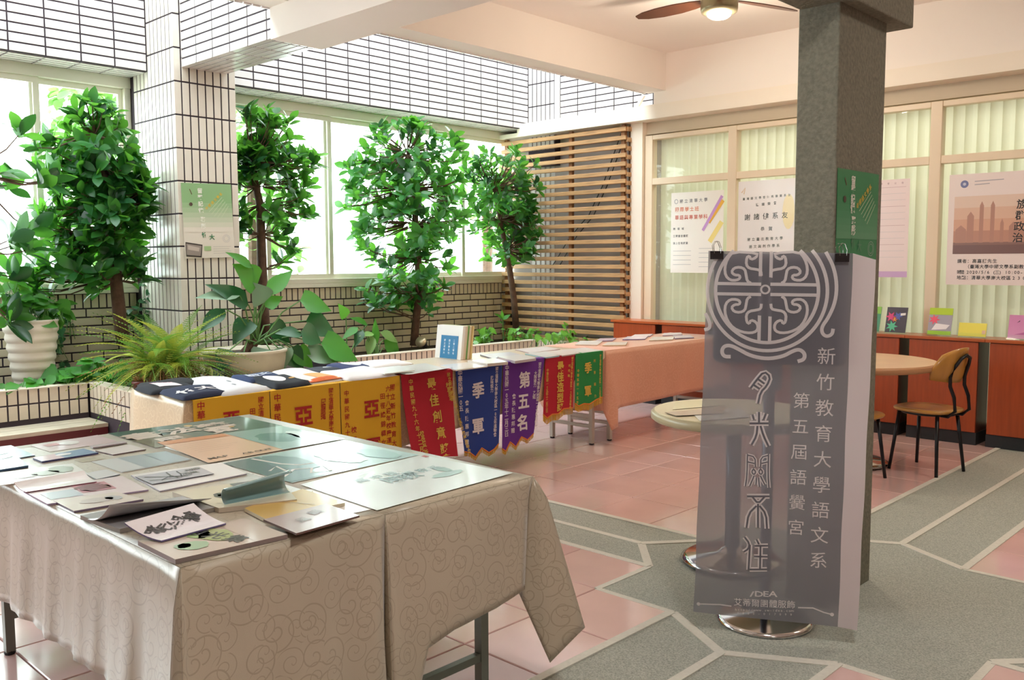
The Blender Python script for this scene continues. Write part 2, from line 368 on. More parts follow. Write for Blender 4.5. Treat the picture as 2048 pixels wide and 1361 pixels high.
# band above windows
wb = struct('wall_left', MB().box(XB-.5, XB, -3.6, 8.1, 2.925, ZT), M_grout, 'white tiled beam wall above the left windows')
zr = [2.925+.034+.068*k for k in range(20)]
for a, b, uo in ((1.2, 3.262, 3.262), (3.782, 7.70, 7.70)):
    tiles_run(wb, 'tile', M_tile, MX, a, b, uo, [z for z in zr[:(20 if a < 2 else 13)]], .24, .0565, .25, lambda u, z: (XB, u, z), gap=.012)
ub = MB(); 
for a, b in ((1.2, 3.262), (3.782, 7.7)):
    u = b
    while u > a:
        for k in range(5): ub.box(XB-.36+.068*k+.006, XB-.36+.068*k+.060, max(u-.240, a), u-.003, 2.920, 2.926)
        u -= .25
o = ub.obj('soffit_tile_field', M_tile, wb); o['kind'] = 'stuff'
# column in the planter
tc = struct('tiled_column', MB().box(-7.6, XC-.01, 3.27, 3.772, -.1, ZT), M_grout, 'square column clad in upright white tiles between the windows'); tc['category'] = 'column'
M_ctile = mat('warm white column tile', 'E0DACE', .25, var=.03)
zc = [2.797+.25*k for k in range(-9, 5)]; nn = 0
for z in zc:
    for k in range(8):
        piece('column_tile', .054, .238, .005, M_ctile, tc, T((XC-.01, 3.26+.0325+.065*k, z-.125)) @ MX)
    for k in range(11):
        if nn < 150: piece('side_tile', .053, .238, .0035, M_ctile, tc, T((XC-.0325-.065*k, 3.27, z-.125)) @ MY); nn += 1
# unseen walls added to block sky light, coloured dark to lessen bounce
struct('wall_front', MB().box(-7.7, 3.7, -3.7, -3.6, -.2, ZT), mat('beige wall', '8F8579', .8), 'unseen wall added behind the camera to block sky light')
struct('wall_right', MB().box(3.6, 3.7, -3.6, 10.3, -.2, 3.6), mat('beige wall', '8F8579', .8), 'unseen wall added right of the camera to block sky light')
# back wall above the trellis, column stub, lintel --------------------------------
wk = struct('wall_back', MB().box(-7.47, -5.2, YU, YU+.2, 2.7, ZT).box(-5.47, 3.7, 10.2, 10.3, -.2, 3.7).box(-5.6, -5.47, YU+.2, 10.3, -.2, 3.7).box(-7.47, -5.4, YU+.02, YU+.2, -.2, 2.7), [mat('grey plaster', 'B4ACA6', .8), M_grout], 'back wall with white tiles above the wooden trellis')
gp = MB().box(-7.2, -5.30, YU-.008, YU+.01, 2.80, ZT); gp.obj('joint_backing', M_grout, wk)
tiles_run(wk, 'tile', M_tile, MY, -6.69, -5.35, -6.69, [2.90+.068*k for k in range(14)], .24, .0565, .25, lambda u, z: (u, YU-.008, z), gap=.012)
wk2 = MB().box(-7.1, -6.70, YU-.09, YU, 2.5, ZT); wk2.obj('column_stub', M_grout, wk); MB().box(-6.70, -6.692, YU-.098, YU-.01, 2.83, ZT).obj('corner_tile', M_tile, wk)
for r in range(6):
    for k in range(6): piece('column_tile', .054, .238, .005, M_tile, wk, T((-7.07+.066*k, YU-.09, 2.80+.25*r)) @ MY)
struct('trim_2', MB().box(-7.14, 3.6, YL, YU+.4, 2.835, 2.975), M_paint, 'white lintel beam across the back wall above the glazing')
struct('trim_3', MB().box(-7.42, -7.14, YL, YU, 2.835, 2.88), M_paint, 'short end of the white lintel beside the windows')
# ceiling -----------------------------------------------------------------------
ZC = 3.46
struct('ceiling', MB().box(-5.38, 3.7, -3.7, 10.3, ZC, ZC+.15), M_ceil, 'painted ceiling of the room')
eb = struct('ceiling_beam', MB().box(-5.38, -5.16, -3.6, 7.62, 3.10, ZC+.1).box(-5.38, -5.30, -3.6, 7.8, 3.45, ZT), M_ceil, 'white edge beam along the light well'); eb['category'] = 'beam'
tb = MB(); y = -1
while y < 7.56: tb.box(-5.395, -5.38, y+.004, y+.060, 3.09, 3.33); y += .0655
o = tb.obj('edge_tile_field', M_tile, eb); o['kind'] = 'stuff'
bb = struct('ceiling_beam', MB().box(-5.3, 3.7, 7.60, 8.25, 2.95, ZC+.1), M_ceil, 'deep beam above the lintel on the back wall'); bb['category'] = 'beam'
cb = struct('ceiling_beam', MB().box(-5.38, 3.6, 3.32, 3.72, 2.895, ZC+.1), M_ceil, 'white cross beam over the table rows'); cb['category'] = 'beam'
cb2 = struct('tiled_beam', MB().box(-7.1, -5.375, 3.335, 3.705, 2.91, ZC+.02), M_grout, 'tiled end of the cross beam from the column to the ceiling'); cb2['category'] = 'beam'
for r in range(9):
    for k in range(6):
        a = XC+.245*k-.02; b = min(a+.245, -5.385)
        if b-a > .05: piece('tile', b-a-.012, .0565, .005, M_tile, cb2, T(((a+b)/2, 3.335, 2.934+.0675*r)) @ MY)
for r in range(6):
    for k in range(6):
        a = XC+.245*k-.02; b = min(a+.245, -5.385)
        if b-a > .05: piece('soffit_tile', b-a-.012, .051, .005, M_tile, cb2, T(((a+b)/2, 3.32+.034+.0625*r, 2.91)) @ MDX)
# concrete pillar ---------------------------------------------------------------
pl = struct('concrete_pillar', MB().box(-1.725, -1.553, 3.47, 3.93, -.01, ZC), M_conc, 'rough grey concrete pillar behind the grey banner', bevel=.006); pl['category'] = 'pillar'
MB().box(-1.724, -1.50, -1.5, 4.083, 2.42, 2.72).obj('concrete_arm', M_conc, pl, bevel=.006)

# windows ------------------------------------------------------------------------
def window(n, y0, y1, sashes, label):
    wn = MB(); x0, x1 = XG-.06, XG+.02
    wn.box(x0, x1+.01, y0, y1, 1.215, 1.262).box(x0, x1+.01, y0, y1, 2.835, 2.925).box(x0, x1, y0, y0+.05, 1.262, 2.835).box(x0, x1, y1-.05, y1, 1.262, 2.835)
    o = wn.obj('window_%d' % n, M_frame, bevel=.004); tag(o, label, 'window', kind='structure')
    for i, (a, b) in enumerate(sashes):
        xx = XG-.01 if i % 2 else XG-.04; t = .045
        s = MB().box(xx-.014, xx+.014, a, b, 1.262, 1.262+t).box(xx-.014, xx+.014, a, b, 2.835-t, 2.835).box(xx-.014, xx+.014, a, a+t, 1.262+t, 2.835-t).box(xx-.014, xx+.014, b-t, b, 1.262+t, 2.835-t)
        so = s.obj('sash', M_frame, o)
        MB().box(xx-.003, xx+.003, a+t, b-t, 1.262+t, 2.835-t).obj('pane', M_glass, so)
window(1, -.6, 3.27, [(-.55, .95), (.9, 2.575), (2.51, 3.23)], 'left sliding window beside the tiled column')
window(2, 3.77, 7.78, [(3.81, 4.55), (4.50, 5.24), (5.17, 7.03), (6.98, 7.74)], 'wide sliding window between column and trellis')

# planter --------------------------------------------------------------------------
pg = struct('planter_wall', MB().box(-6.65, -6.56, -3, 2.50, -.1, .565).box(-6.65, -5.70, 2.51, 2.60, -.1, .565).box(-5.79, -5.71, 2.60, 4.5, -.1, .565).box(-6.65, -5.71, 4.41, 4.5, -.1, .565)
            .box(-6.65, -6.56, 4.5, 7.24, -.1, .565).box(-6.65, -5.62, 7.24, 7.33, -.1, .565), M_grout, 'low tiled planter wall under the trees'); pg['category'] = 'planter'
def ptiles(M, u0, u1, org, rows=2, pitch=.0655):
    n = max(1, round((u1-u0)/pitch)); p = (u1-u0)/n
    for k in range(n):
        for r in range(rows): piece('planter_tile', p-.011, .098, .004, M_planter, pg, T(org(u0+p*(k+.5), .521-.109*r)) @ M)
ptiles(MX, 1.25, 2.50, lambda u, z: (-6.56, u, z)); ptiles(MY, -6.55, -5.70, lambda u, z: (u, 2.51, z))
ptiles(MX, 4.5, 7.23, lambda u, z: (-6.56, u, z), 1); ptiles(MY, -6.55, -5.62, lambda u, z: (u, 7.24, z), 1)
def rim(M, u0, u1, org, pitch=.0655):
    n = max(1, round((u1-u0)/pitch)); p = (u1-u0)/n
    for k in range(n): piece('rim_tile', p-.006, .10, .010, M_planter, pg, T(org(u0+p*(k+.5))) @ M)
rim(MTY, 1.25, 2.50, lambda u: (-6.60, u, .565)); rim(MTX, -6.65, -5.70, lambda u: (u, 2.555, .565), .13); rim(MTY, 4.5, 7.24, lambda u: (-6.60, u, .565)); rim(MTX, -6.55, -5.62, lambda u: (u, 7.285, .565)); rim(MTY, 2.6, 4.5, lambda u: (-5.75, u, .565))
tag(MB().box(-7.45, -6.6, -3, 7.8, .2, .50).box(-6.6, -5.75, 2.55, 4.45, .2, .50).box(-6.65, -5.7, 7.3, 7.8, .2, .50).obj('planter_soil', M_soil), 'dark soil filling the planter', 'soil', kind='stuff')
bd = tag(MB().box(-6.56, -6.24, -3, 2.5, -.01, .30).obj('ledge', mat('maroon ledge face', '5A1C1E', .5)), 'low ledge in front of the left planter with maroon face', 'ledge', kind='structure')
for k, (a, b) in enumerate(((-6.56, -6.50), (-6.495, -6.40), (-6.395, -6.235))): MB().box(a, b, -3, 2.5, .30, .325).obj('ledge_board', mat('weathered board', 'BDB39E', .6, noise=.2, nscale=6), bd)

# glazing -----------------------------------------------------------------------------
YG = 7.75
gw = MB(); xs_ = [-5.44, -4.48, -2.63, -.75, 1.1]
for x in xs_: gw.box(x-.045, x+.045, YG-.03, YG+.06, .0, 2.70)
for xa, xb in zip(xs_[:-1], xs_[1:]):
    for z0, z1 in ((2.655, 2.70), (2.20, 2.265), (0, .12)): gw.box(xa+.0455, xb-.0455, YG-.027, YG+.057, z0, z1)
g3 = gw.obj('window_3', M_gfr, bevel=.004); tag(g3, 'beige framed glazed partition with pale green blinds', 'window', kind='structure')
for i in range(4):
    for z0, z1 in ((.12, 2.20), (2.265, 2.655)):
        MB().box(xs_[i]+.045, xs_[i+1]-.045, YG+.01, YG+.018, z0, z1).obj('pane', M_glass, g3)
struct('trim_4', MB().box(-5.64, -5.49, YU-.12, YU+.2, 0, 2.84), M_paint, 'cream wall strip between trellis and glazing', bevel=.003)
struct('trim_5', MB().box(-5.5, 3.5, YG-.0, YG+.2, 2.715, 2.84), mat('beige header', 'CFC0A8', .6), 'beige header above the glazing')
vb = thing('vertical_blind', 'pale green vertical slat blind behind the glazing', 'blind', (-3, YG+.16, 0))
M_bl = mat('pale green blind', 'EFF0DE', .7, var=.03, transl=('F0F0DC', .45))
bl = MB(); bl.add([(-.048, -.026, 0), (.0, .004, 0), (.048, .022, 0), (.048, .022, 2.64), (.0, .004, 2.64), (-.048, -.026, 2.64)], [(0, 1, 4, 5), (1, 2, 3, 4)])
blm = bl.mesh('blind_slat', M_bl)
x = -5.36
while x < -.8: link('blind_slat', blm, vb, T((x, YG+.16, .05))); x += .092
MB().box(-5.42, -.8, YG+.13, YG+.19, 2.69, 2.73).obj('head_rail', M_gfr, vb)

# ================================================================== TRELLIS
tr = thing('wooden_trellis', 'tall trellis of horizontal timber slats in the back corner', 'trellis', (-6.4, 7.65, .5))
zt = 2.800
for k in range(27):
    z = zt - .0885*k - .02
    piece('slat', 1.79, .043, .03, M_wood, tr, T((-6.535, 7.625, z)) @ MY)
    piece('side_slat', .16, .043, .03, M_wood, tr, T((-5.655, 7.70, z-(.02 if k else 0))) @ MX)
for x in (-7.38, -6.405, -5.70): MB().box(x-.022, x+.022, 7.627, 7.667, .5, 2.83).obj('post', mat('post timber', '9C6B45', .7, noise=.3, nscale=5), tr)
MB().box(-5.705, -5.665, 7.74, 7.78, .5, 2.83).obj('post', MC['post timber'], tr)
M_grey = mat('white blue panel', 'D6DAE2', .6)
for k in range(5): pass
lc = MB()
for k in range(5):
    for r in range(9): piece('column_tile', .054, .238, .005, M_tile, wk, T((-7.12+.075*k, YU+.02, 2.66-.25*r)) @ MY)
for i, (a, b) in enumerate((((1240, 290), (1150, 500)), ((1150, 500), (1105, 590)))):
    pass
cbm = MB(); cbm.tube([on(1244, 262, y=7.79), on(1205, 372, y=7.79), on(1178, 430, y=7.79), on(1140, 475, y=7.79), on(1100, 540, y=7.79)], .006, 5)
tag(cbm.obj('cable', M_black), 'thin black cable hanging on the wall behind the trellis, nearer the window side', 'cable')
cbm = MB(); cbm.tube([on(1254, 262, y=7.79), on(1214, 372, y=7.79), on(1187, 432, y=7.79), on(1152, 475, y=7.79), on(1120, 530, y=7.79)], .006, 5)
tag(cbm.obj('cable', M_black), 'thin black cable hanging on the wall behind the trellis, nearer the glazing', 'cable')
bk = MB().bar((-5.50, 7.6, 2.98), (-5.42, 7.6, 3.09), .03, .03)
tag(bk.obj('bracket', M_paint), 'small slanted white bracket above the lintel at the light well', 'bracket')

# ================================================================== CABINETS
def cabinet(i, x0):
    x1 = x0+.515
    lab = ['leftmost low red brown cabinet, in front of the trellis', 'low red brown cabinet second from the trellis, left of the banner', 'low red brown cabinet hidden mostly behind the pink cloth', 'low red brown cabinet seen through the grey banner', 'low red brown cabinet behind the concrete pillar',
           'low red brown cabinet with the dark booklet on top', 'low red brown cabinet with the green and yellow leaflets on top', 'rightmost low red brown cabinet, with the pink leaflet on top'][i]
    c = thing('low_cabinet', lab, 'cabinet', (x0, 7.39, 0), 'row of low cabinets below the glazing')
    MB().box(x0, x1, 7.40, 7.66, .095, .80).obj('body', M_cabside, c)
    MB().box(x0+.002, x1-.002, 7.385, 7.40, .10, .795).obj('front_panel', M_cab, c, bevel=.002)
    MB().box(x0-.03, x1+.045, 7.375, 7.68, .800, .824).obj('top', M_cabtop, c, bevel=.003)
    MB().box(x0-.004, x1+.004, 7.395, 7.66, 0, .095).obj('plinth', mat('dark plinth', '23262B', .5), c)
for i in range(8): cabinet(i, -5.62+.5915*i)

# ================================================================== LONG TABLE
def steel_table(label, x0, x1, y0, y1, z, group, rails=(.13, .21), axis='x', lm=None, iy=.1):
    t = thing('folding_table', label, 'table', ((x0+x1)/2, (y0+y1)/2, 0), group); lm = lm or M_metal
    MB().box(x0, x1, y0, y1, z-.03, z).obj('tabletop', mat('laminate top', 'D8D2C6', .4), t, bevel=.003)
    ins = .1
    for x in (x0+ins, x1-ins):
        for y in (y0+iy, y1-iy):
            l = MB().box(x-.016, x+.016, y-.016, y+.016, .012, z-.03).obj('leg', lm, t)
            MB().lathe((x, y, 0), [(.018, 0), (.02, .006), (.016, .014)], 10).obj('foot_cap', M_black, l)
    for zz in rails:
        if axis == 'x':
            for y in (y0+iy, y1-iy): MB().box(x0+ins+.016, x1-ins-.016, y-.012, y+.012, zz, zz+.025).obj('rail', lm, t)
        else:
            for x in (x0+ins, x1-ins): MB().box(x-.012, x+.012, y0+iy+.016, y1-iy-.016, zz, zz+.025).obj('rail', lm, t)
steel_table('steel legged table under the beige cloth nearest the left planter', -4.83, -4.225, 2.09, 3.76, .73, 'tables of the long display row')
steel_table('steel legged table whose legs show below the red and green pennants', -4.83, -4.225, 3.79, 5.445, .73, 'tables of the long display row', iy=.03)
steel_table('steel legged table under the pink cloth', -4.83, -4.225, 5.56, 7.27, .73, 'tables of the long display row', iy=.08)
steel_table('near display table under the left beige cloth', -3.62, -1.93, .925, 1.49, .73, 'tables of the near display', (.13,), 'y', M_dmetal)
steel_table('near display table under the right beige cloth with one steel leg showing', -3.62, -1.93, 1.50, 2.075, .73, 'tables of the near display', (.13,), 'y', M_dmetal)

def cloth(label, path, topquad, z, m, group=None, rows=14, thick=0, freq=14, amp=.012, name='tablecloth'):
    """path: list of (x, y, drop, outx, outy) round the edge; skirt hangs from it"""
    P = []                                       # densify
    for i in range(len(path)-1):
        a, b = path[i], path[i+1]; L = math.hypot(a[0]-b[0], a[1]-b[1]); n = max(1, int(L/.03)) if L > .001 else 4
        for k in range(n): P.append([a[j]+(b[j]-a[j])*k/n for j in range(5)])
    P.append(list(path[-1])); vs = []; uv = []; s = 0
    for i, p in enumerate(P):
        if i: s += max(math.hypot(p[0]-P[i-1][0], p[1]-P[i-1][1]), math.hypot(p[3]-P[i-1][3], p[4]-P[i-1][4])*.7)
        ol = math.hypot(p[3], p[4]) or 1; nx, ny = p[3]/ol, p[4]/ol
        for r in range(rows+1):
            t = r/rows; w_ = math.sin(s*freq)*.6+math.sin(s*freq*2.3+1)*.4
            o = ol*(.15*min(1, t*8)+.85*t) + amp*w_*t*(1-.3*t); dz = p[2]*t
            if r == 0: o = 0; dz = 0
            vs.append((p[0]+nx*o, p[1]+ny*o, z-dz)); uv.append((s, t*p[2]+.6))
    n = rows+1; fs = [(i*n+r, i*n+r+1, (i+1)*n+r+1, (i+1)*n+r) for i in range(len(P)-1) for r in range(rows)]
    b = MB(); b.add(vs, fs); x0, x1, y0, y1 = topquad
    k = len(b.v); NX = 24
    for j in range(5):
        for i in range(NX+1):
            x = x0+(x1-x0)*i/NX; y = y0+(y1-y0)*j/4; b.v.append((x, y, z)); uv.append((x, y))
    ff = [(k+j*(NX+1)+i, k+j*(NX+1)+i+1, k+(j+1)*(NX+1)+i+1, k+(j+1)*(NX+1)+i) for j in range(4) for i in range(NX)]; b.f += ff; b.m += [0]*len(ff)
    o = b.obj(name, m, smooth=True, uvs=uv); tag(o, label, 'tablecloth', group)
    sd = o.modifiers.new('thick', 'SOLIDIFY'); sd.thickness = .0015; sd.offset = 1
    es = o.modifiers.new('split', 'EDGE_SPLIT'); es.split_angle = math.radians(50); o.modifiers.move(1, 0)
    return o
M_cl = cloth_mat('beige scroll cloth', 'C2B8A2', '7A6448', .34, .30)
M_cl2 = cloth_mat('sand scroll cloth', 'DCC29C', 'F0DDBB', .5)
M_clp = cloth_mat('pink scroll cloth', 'E8A88A', 'F2C4AA', .45, .45)
ZT1 = .735
cloth('beige scroll patterned tablecloth on the near left table, with a full pleated corner', 
      [(-3.64, 1.2, .35, -.02, 0), (-3.64, .91, .38, -.02, -.01), (-3.60, .91, .38, 0, -.03), (-2.3, .91, .37, 0, -.035), (-1.99, .91, .42, .0, -.04), (-1.905, .91, .50, .0, -.06), (-1.905, .91, .62, .04, -.09), (-1.905, .91, .68, .10, -.06), (-1.905, .91, .58, .06, .0), (-1.905, .99, .50, .03, 0), (-1.905, 1.46, .47, .03, 0), (-1.905, 1.4895, .46, -.005, 0)],
      (-3.64, -1.905, .91, 1.4895), ZT1, M_cl, 'beige cloths on the near display', freq=26, amp=.016)
cloth('beige scroll patterned tablecloth on the near right table, with a pointed corner hanging down',
      [(-1.905, 1.4905, .60, -.02, .0), (-1.905, 1.491, .62, .03, .0), (-1.905, 1.4915, .62, .02, .06), (-1.905, 1.56, .52, .018, .03), (-1.905, 1.60, .41, .02, .02), (-1.905, 1.72, .385, .02, 0), (-1.905, 1.9, .375, .02, 0), (-1.905, 2.07, .35, .015, -.04), (-1.905, 2.087, .36, -.01, -.06), (-1.905, 2.087, .58, .09, -.02), (-1.905, 2.087, .49, .13, .10), (-1.905, 2.087, .42, .06, .13), (-1.905, 2.087, .38, 0, .05), (-2.1, 2.087, .36, 0, .03), (-3.63, 2.087, .36, 0, .03), (-3.64, 2.087, .36, -.02, .0), (-3.64, 1.4905, .36, -.02, 0)],
      (-3.64, -1.905, 1.4905, 2.087), ZT1, M_cl, 'beige cloths on the near display', freq=9, amp=.008)
cloth('sand coloured scroll patterned cloth on the left half of the long table',
      [(-4.85, 5.0, .5, -.03, 0), (-4.85, 2.08, .5, -.03, -.03), (-4.8, 2.08, .5, 0, -.04), (-4.35, 2.08, .5, 0, -.04), (-4.225, 2.08, .55, .0, -.06), (-4.225, 2.08, .62, .02, -.03), (-4.222, 2.12, .5, .0, 0), (-4.222, 3.0, .48, .005, 0), (-4.222, 4.70, .30, .005, 0), (-4.222, 5.30, .12, .005, 0), (-4.222, 5.44, .05, .002, 0)],
      (-4.85, -4.222, 2.08, 5.45), ZT1, M_cl2, 'cloths of the long table', freq=8, amp=.004)
cloth('salmon pink tablecloth on the far right half of the long table, corner dangling',
      [(-4.85, 5.45, .46, .0, -.05), (-4.80, 5.45, .58, .03, -.03), (-4.6, 5.45, .5, 0, -.02), (-4.22, 5.45, .46, .0, -.03), (-4.22, 5.452, .62, .03, .04), (-4.22, 5.46, .60, .04, .10), (-4.22, 5.47, .46, .03, .10), (-4.22, 5.60, .455, .02, .0), (-4.22, 6.6, .44, .03, 0), (-4.22, 7.25, .43, .02, 0), (-4.22, 7.27, .46, .02, .04), (-4.85, 7.27, .43, 0, .03), (-4.85, 7.2, .43, -.03, 0), (-4.85, 5.5, .43, -.03, 0)],
      (-4.85, -4.22, 5.45, 7.27), .738, M_clp, 'cloths of the long table', freq=10, amp=.006)

# pennants on the long table ------------------------------------------------------
XP = -4.208
M_yel = mat('yellow felt', 'E6B52A', .8, bump=.15, bscale=400); M_red = mat('crimson felt', 'B5122C', .75, bump=.15, bscale=400)
M_blu = mat('royal blue felt', '1D3E93', .75, bump=.15, bscale=400); M_pur = mat('purple felt', '642A92', .75, bump=.15, bscale=400)
M_grn = mat('green felt', '1F8A45', .75, bump=.15, bscale=400); M_fri = mat('gold fringe', 'D8A93A', .6)
def pennant(label, m, ytl, ytr, z0, bottom, lean=.012, trim=True, fringe=.03, folds=True):
    """bottom: list of (y, z) left to right"""
    b = MB(); O = Vector((XP, ytl, z0))
    H = z0-min(z for y, z in bottom); 
    n = len(bottom); cols = 14; rows = 10; vs = []
    def hem(u):
        t = u*(n-1); i = min(int(t), n-2); f = t-i; a, c = bottom[i], bottom[i+1]; return a[0]+(c[0]-a[0])*f, a[1]+(c[1]-a[1])*f
    us = sorted(set([i/(n-1) for i in range(n)]+[k/cols for k in range(cols+1)]))
    def P(u, t, h=0):
        yb, zb = hem(u); yt = ytl+(ytr-ytl)*u
        z = z0-(z0-zb)*t; return Vector((XP+h+lean*((z0-z)/H)**1.5*1.0+.0025*math.sin(u*9+1)*t, yt+(yb-yt)*t, z))
    for u in us:
        for r in range(rows+1): vs.append(P(u, r/rows))
    q = rows+1; fs = [(i*q+r, i*q+r+1, (i+1)*q+r+1, (i+1)*q+r) for i in range(len(us)-1) for r in range(rows)]
    # top tab over the table edge
    k = len(vs); 
    for u in us: vs.append(Vector((XP-.05, ytl+(ytr-ytl)*u, z0+.001)))
    fs += [(i*q, (i+1)*q, k+i+1, k+i) for i in range(len(us)-1)]
    b.add(vs, fs); o = b.obj('pennant', m, smooth=False); tag(o, label, 'pennant', 'award pennants hanging from the long table')
    sd = o.modifiers.new('thick', 'SOLIDIFY'); sd.thickness = .002; sd.offset = 1
    if trim:
        t = MB(); t.tube([P(u, 1, .001)+Vector((0, 0, -.003)) for u in us], .005, 5); t.obj('trim', mat('orange braid', 'D87A28', .6), o)
        f = MB()
        for k in range(70):
            u = (k+.5)/70; p = P(u, 1); f.bar(p, p+Vector((U(-.002, .002), U(-.003, .003), -fringe)), .0022)
        fo = f.obj('fringe', M_fri, o); fo['kind'] = 'stuff'
    fc = Face(O, (0, 1, 0), (0, 0, 1)); W = (ytr-ytl)
    def mp(a, bb):                                # bend lettering with the felt
        z = z0+bb; return Vector((lean*(max(0, (z0-z))/H)**1.5 + .0035, 0, 0))
    fc.fn = mp; return o, fc
yb = lambda a, b_, z: [(a, z), (b_, z)]
o, f = pennant('yellow pennant nearest the left end of the long table', M_yel, 2.104, 2.532, .737, yb(2.104, 2.532, .22), trim=False)
f.vpx(M_redink, '中華民國', 401, 812, 402, 868, .045); f.vpx(M_redink, '亞軍', 462, 840, 465, 930, .10, off=.03); f.vpx(M_redink, '國立清華大學', 521, 800, 521, 868, .036); f.vpx(M_redink, '田徑', 504, 823, 504, 838, .036); f.done(o)
o, f = pennant('yellow pennant in the middle of the three yellow ones', M_yel, 2.538, 2.982, .737, yb(2.538, 2.982, .22), trim=False)
f.vpx(M_redink, '中華民國', 554, 796, 554, 855, .045); f.vpx(M_redink, '亞軍', 606, 832, 606, 915, .12, off=.03); f.vpx(M_redink, '國立清華大學南大校區', 661, 782, 661, 880, .034); f.vpx(M_redink, '團體跳繩', 646, 803, 645, 834, .034); f.done(o)
o, f = pennant('yellow pennant right beside the big crimson one', M_yel, 2.988, 3.42, .737, yb(2.988, 3.42, .22), trim=False)
f.vpx(M_redink, '中華民國九十七年', 692, 787, 694, 897, .036); f.vpx(M_redink, '亞軍', 742, 818, 744, 893, .115, off=.03); f.vpx(M_redink, '國立新竹教育大學', 784, 775, 786, 905, .04); f.vpx(M_redink, '六十八週年校慶運動會', 775, 778, 776, 910, .038); f.vpx(M_redink, '田徑總錦標女', 764, 793, 765, 885, .038); f.vpx(M_redink, '校長', 706, 860, 707, 880, .04); f.done(o)
o, f = pennant('big crimson pennant with gold characters, slanting to the right', M_red, 3.43, 3.853, .739, [(3.44, .25), (3.80, .20)], lean=.10, trim=False)
def rp(s, x0, y0, x1, y1, sz, **k): f.vpx(M_gold, s, x0, y0, x1, y1, sz, **k)
rp('最佳創意獎', 861, 768, 871, 896, .078, off=.02); rp('中華民國九十六年十二月', 820, 764, 826, 895, .036); rp('國立新竹教育大學六十七週年校慶運動會', 896, 750, 917, 898, .030); rp('創意進場', 893, 770, 897, 797, .034); rp('校長曾憲政', 831, 865, 834, 903, .034); f.done(o)
o, f = pennant('royal blue pennant with pale characters', M_blu, 3.875, 4.305, .741, [(3.93, .20), (3.98, .185), (4.03, .15), (4.09, .20), (4.15, .16), (4.20, .175), (4.25, .205)], .02)
f.vpx(M_silver, '中華民國一0五', 919, 747, 920, 817, .042); f.vpx(M_silver, '季軍', 955, 781, 953, 852, .11, off=.03); f.vpx(M_silver, '國立清華大學南大校區一0五年運動會', 993, 738, 986, 869, .030); f.vpx(M_silver, '趣味競力', 983, 756, 982, 781, .030); f.vpx(M_silver, '會長陳惠邦贈', 932, 806, 930, 884, .036); f.done(o)
o, f = pennant('purple pennant with pale characters', M_pur, 4.315, 4.735, .741, [(4.278, .165), (4.31, .145), (4.36, .20), (4.415, .16), (4.47, .22), (4.53, .19), (4.60, .225)], .02)
f.vpx(M_silver, '中華民國一0五年十二月三日', 1013, 736, 1009, 868, .040); f.vpx(M_silver, '第五名', 1048, 760, 1042, 845, .115, off=.03); f.vpx(M_silver, '國立清華大學南大校區一0五年運動會', 1079, 729, 1068, 853, .032); f.vpx(M_silver, '大隊接力 乙組', 1070, 747, 1066, 794, .032); f.vpx(M_silver, '會長陳惠邦贈', 1026, 793, 1022, 861, .038); f.done(o)
o, f = pennant('small crimson pennant with gold fringe right of the purple one', M_red, 4.742, 5.063, .741, [(4.70, .345), (4.74, .315), (4.80, .335), (4.86, .33), (4.92, .36), (5.03, .355)], .015, fringe=.05)
f.vpx(M_gold, '最佳造型獎', 1120, 733, 1117, 817, .075, off=.03); f.vpx(M_gold, '中華民國一0五年十二月三日', 1094, 741, 1090, 822, .026); f.vpx(M_gold, '國立清華大學南大校區一0五年運動會', 1144, 717, 1137, 815, .024); f.vpx(M_gold, '啦啦舞', 1138, 732, 1136, 752, .026); f.done(o)
o, f = pennant('green pennant with gold fringe beside the pink cloth', M_grn, 5.078, 5.40, .741, [(5.05, .385), (5.09, .36), (5.16, .37), (5.22, .36), (5.30, .385), (5.38, .395)], .015, fringe=.05)
f.vpx(M_gold, '季軍', 1175, 736, 1173, 782, .085, off=.03); f.vpx(M_gold, '國立清華大學南大校區一0五年運動會', 1200, 712, 1196, 805, .024); f.vpx(M_gold, '創意競力', 1188, 722, 1187, 792, .026); f.vpx(M_gold, '中華民國一0五年', 1155, 742, 1151, 805, .026); f.done(o)

# ================================================================== GREY BANNER AND STAND
st = thing('sign_stand', 'chrome sign stand with round foot and flat board behind the grey banner', 'sign stand', (-1.674, 3.194, 0))
MB().lathe((-1.674, 3.194, 0), [(.186, 0), (.188, .006), (.17, .016), (.05, .03), (.03, .04)], 48).obj('foot', M_chrome, st, smooth=True)
MB().tube([(-1.674, 3.194, .03), (-1.674, 3.194, 1.05)], .022, 16).obj('pole', mat('dark steel pole', '4A4E58', .3, .8), st, smooth=True)
fw = Vector((_f.x, _f.y, 0)).normalized()
def bp(px, py, dl=3.52, dr=3.36):                # point on the banner plane
    return None
n0 = Vector((-1.674, 3.194, 0))
pl_l = CAM + (RT*((1388-1024)/F)+UP*((680.5-1225)/F)+_f)*3.47; pl_r = CAM + (RT*((1722-1024)/F)+UP*((680.5-1262)/F)+_f)*3.31
pa = Vector((pl_r.x-pl_l.x, pl_r.y-pl_l.y, 0)).normalized()
BF = Face(pl_l, pa, (0, 0, 1))
bdir = BF.N
bo = MB(); q = [BF.px(*p) for p in ((1428, 508), (1700, 508), (1698, 735), (1424, 735))]
def offp(a, b, h): return BF.O+BF.A*a+BF.B*b+BF.N*h
rr = .03; (x0, zt_), (x1, _), (x1b, zb_), (x0b, _) = q; x1 = min(x1, x1b); pts = []
for cx, cz, a0 in ((x0+rr, zb_+rr, 180), (x1-rr, zb_+rr, 270), (x1-rr, zt_-rr, 0), (x0+rr, zt_-rr, 90)):
    for k in range(6): a = math.radians(a0+k*18); pts.append((cx+rr*math.cos(a), cz+rr*math.sin(a)))
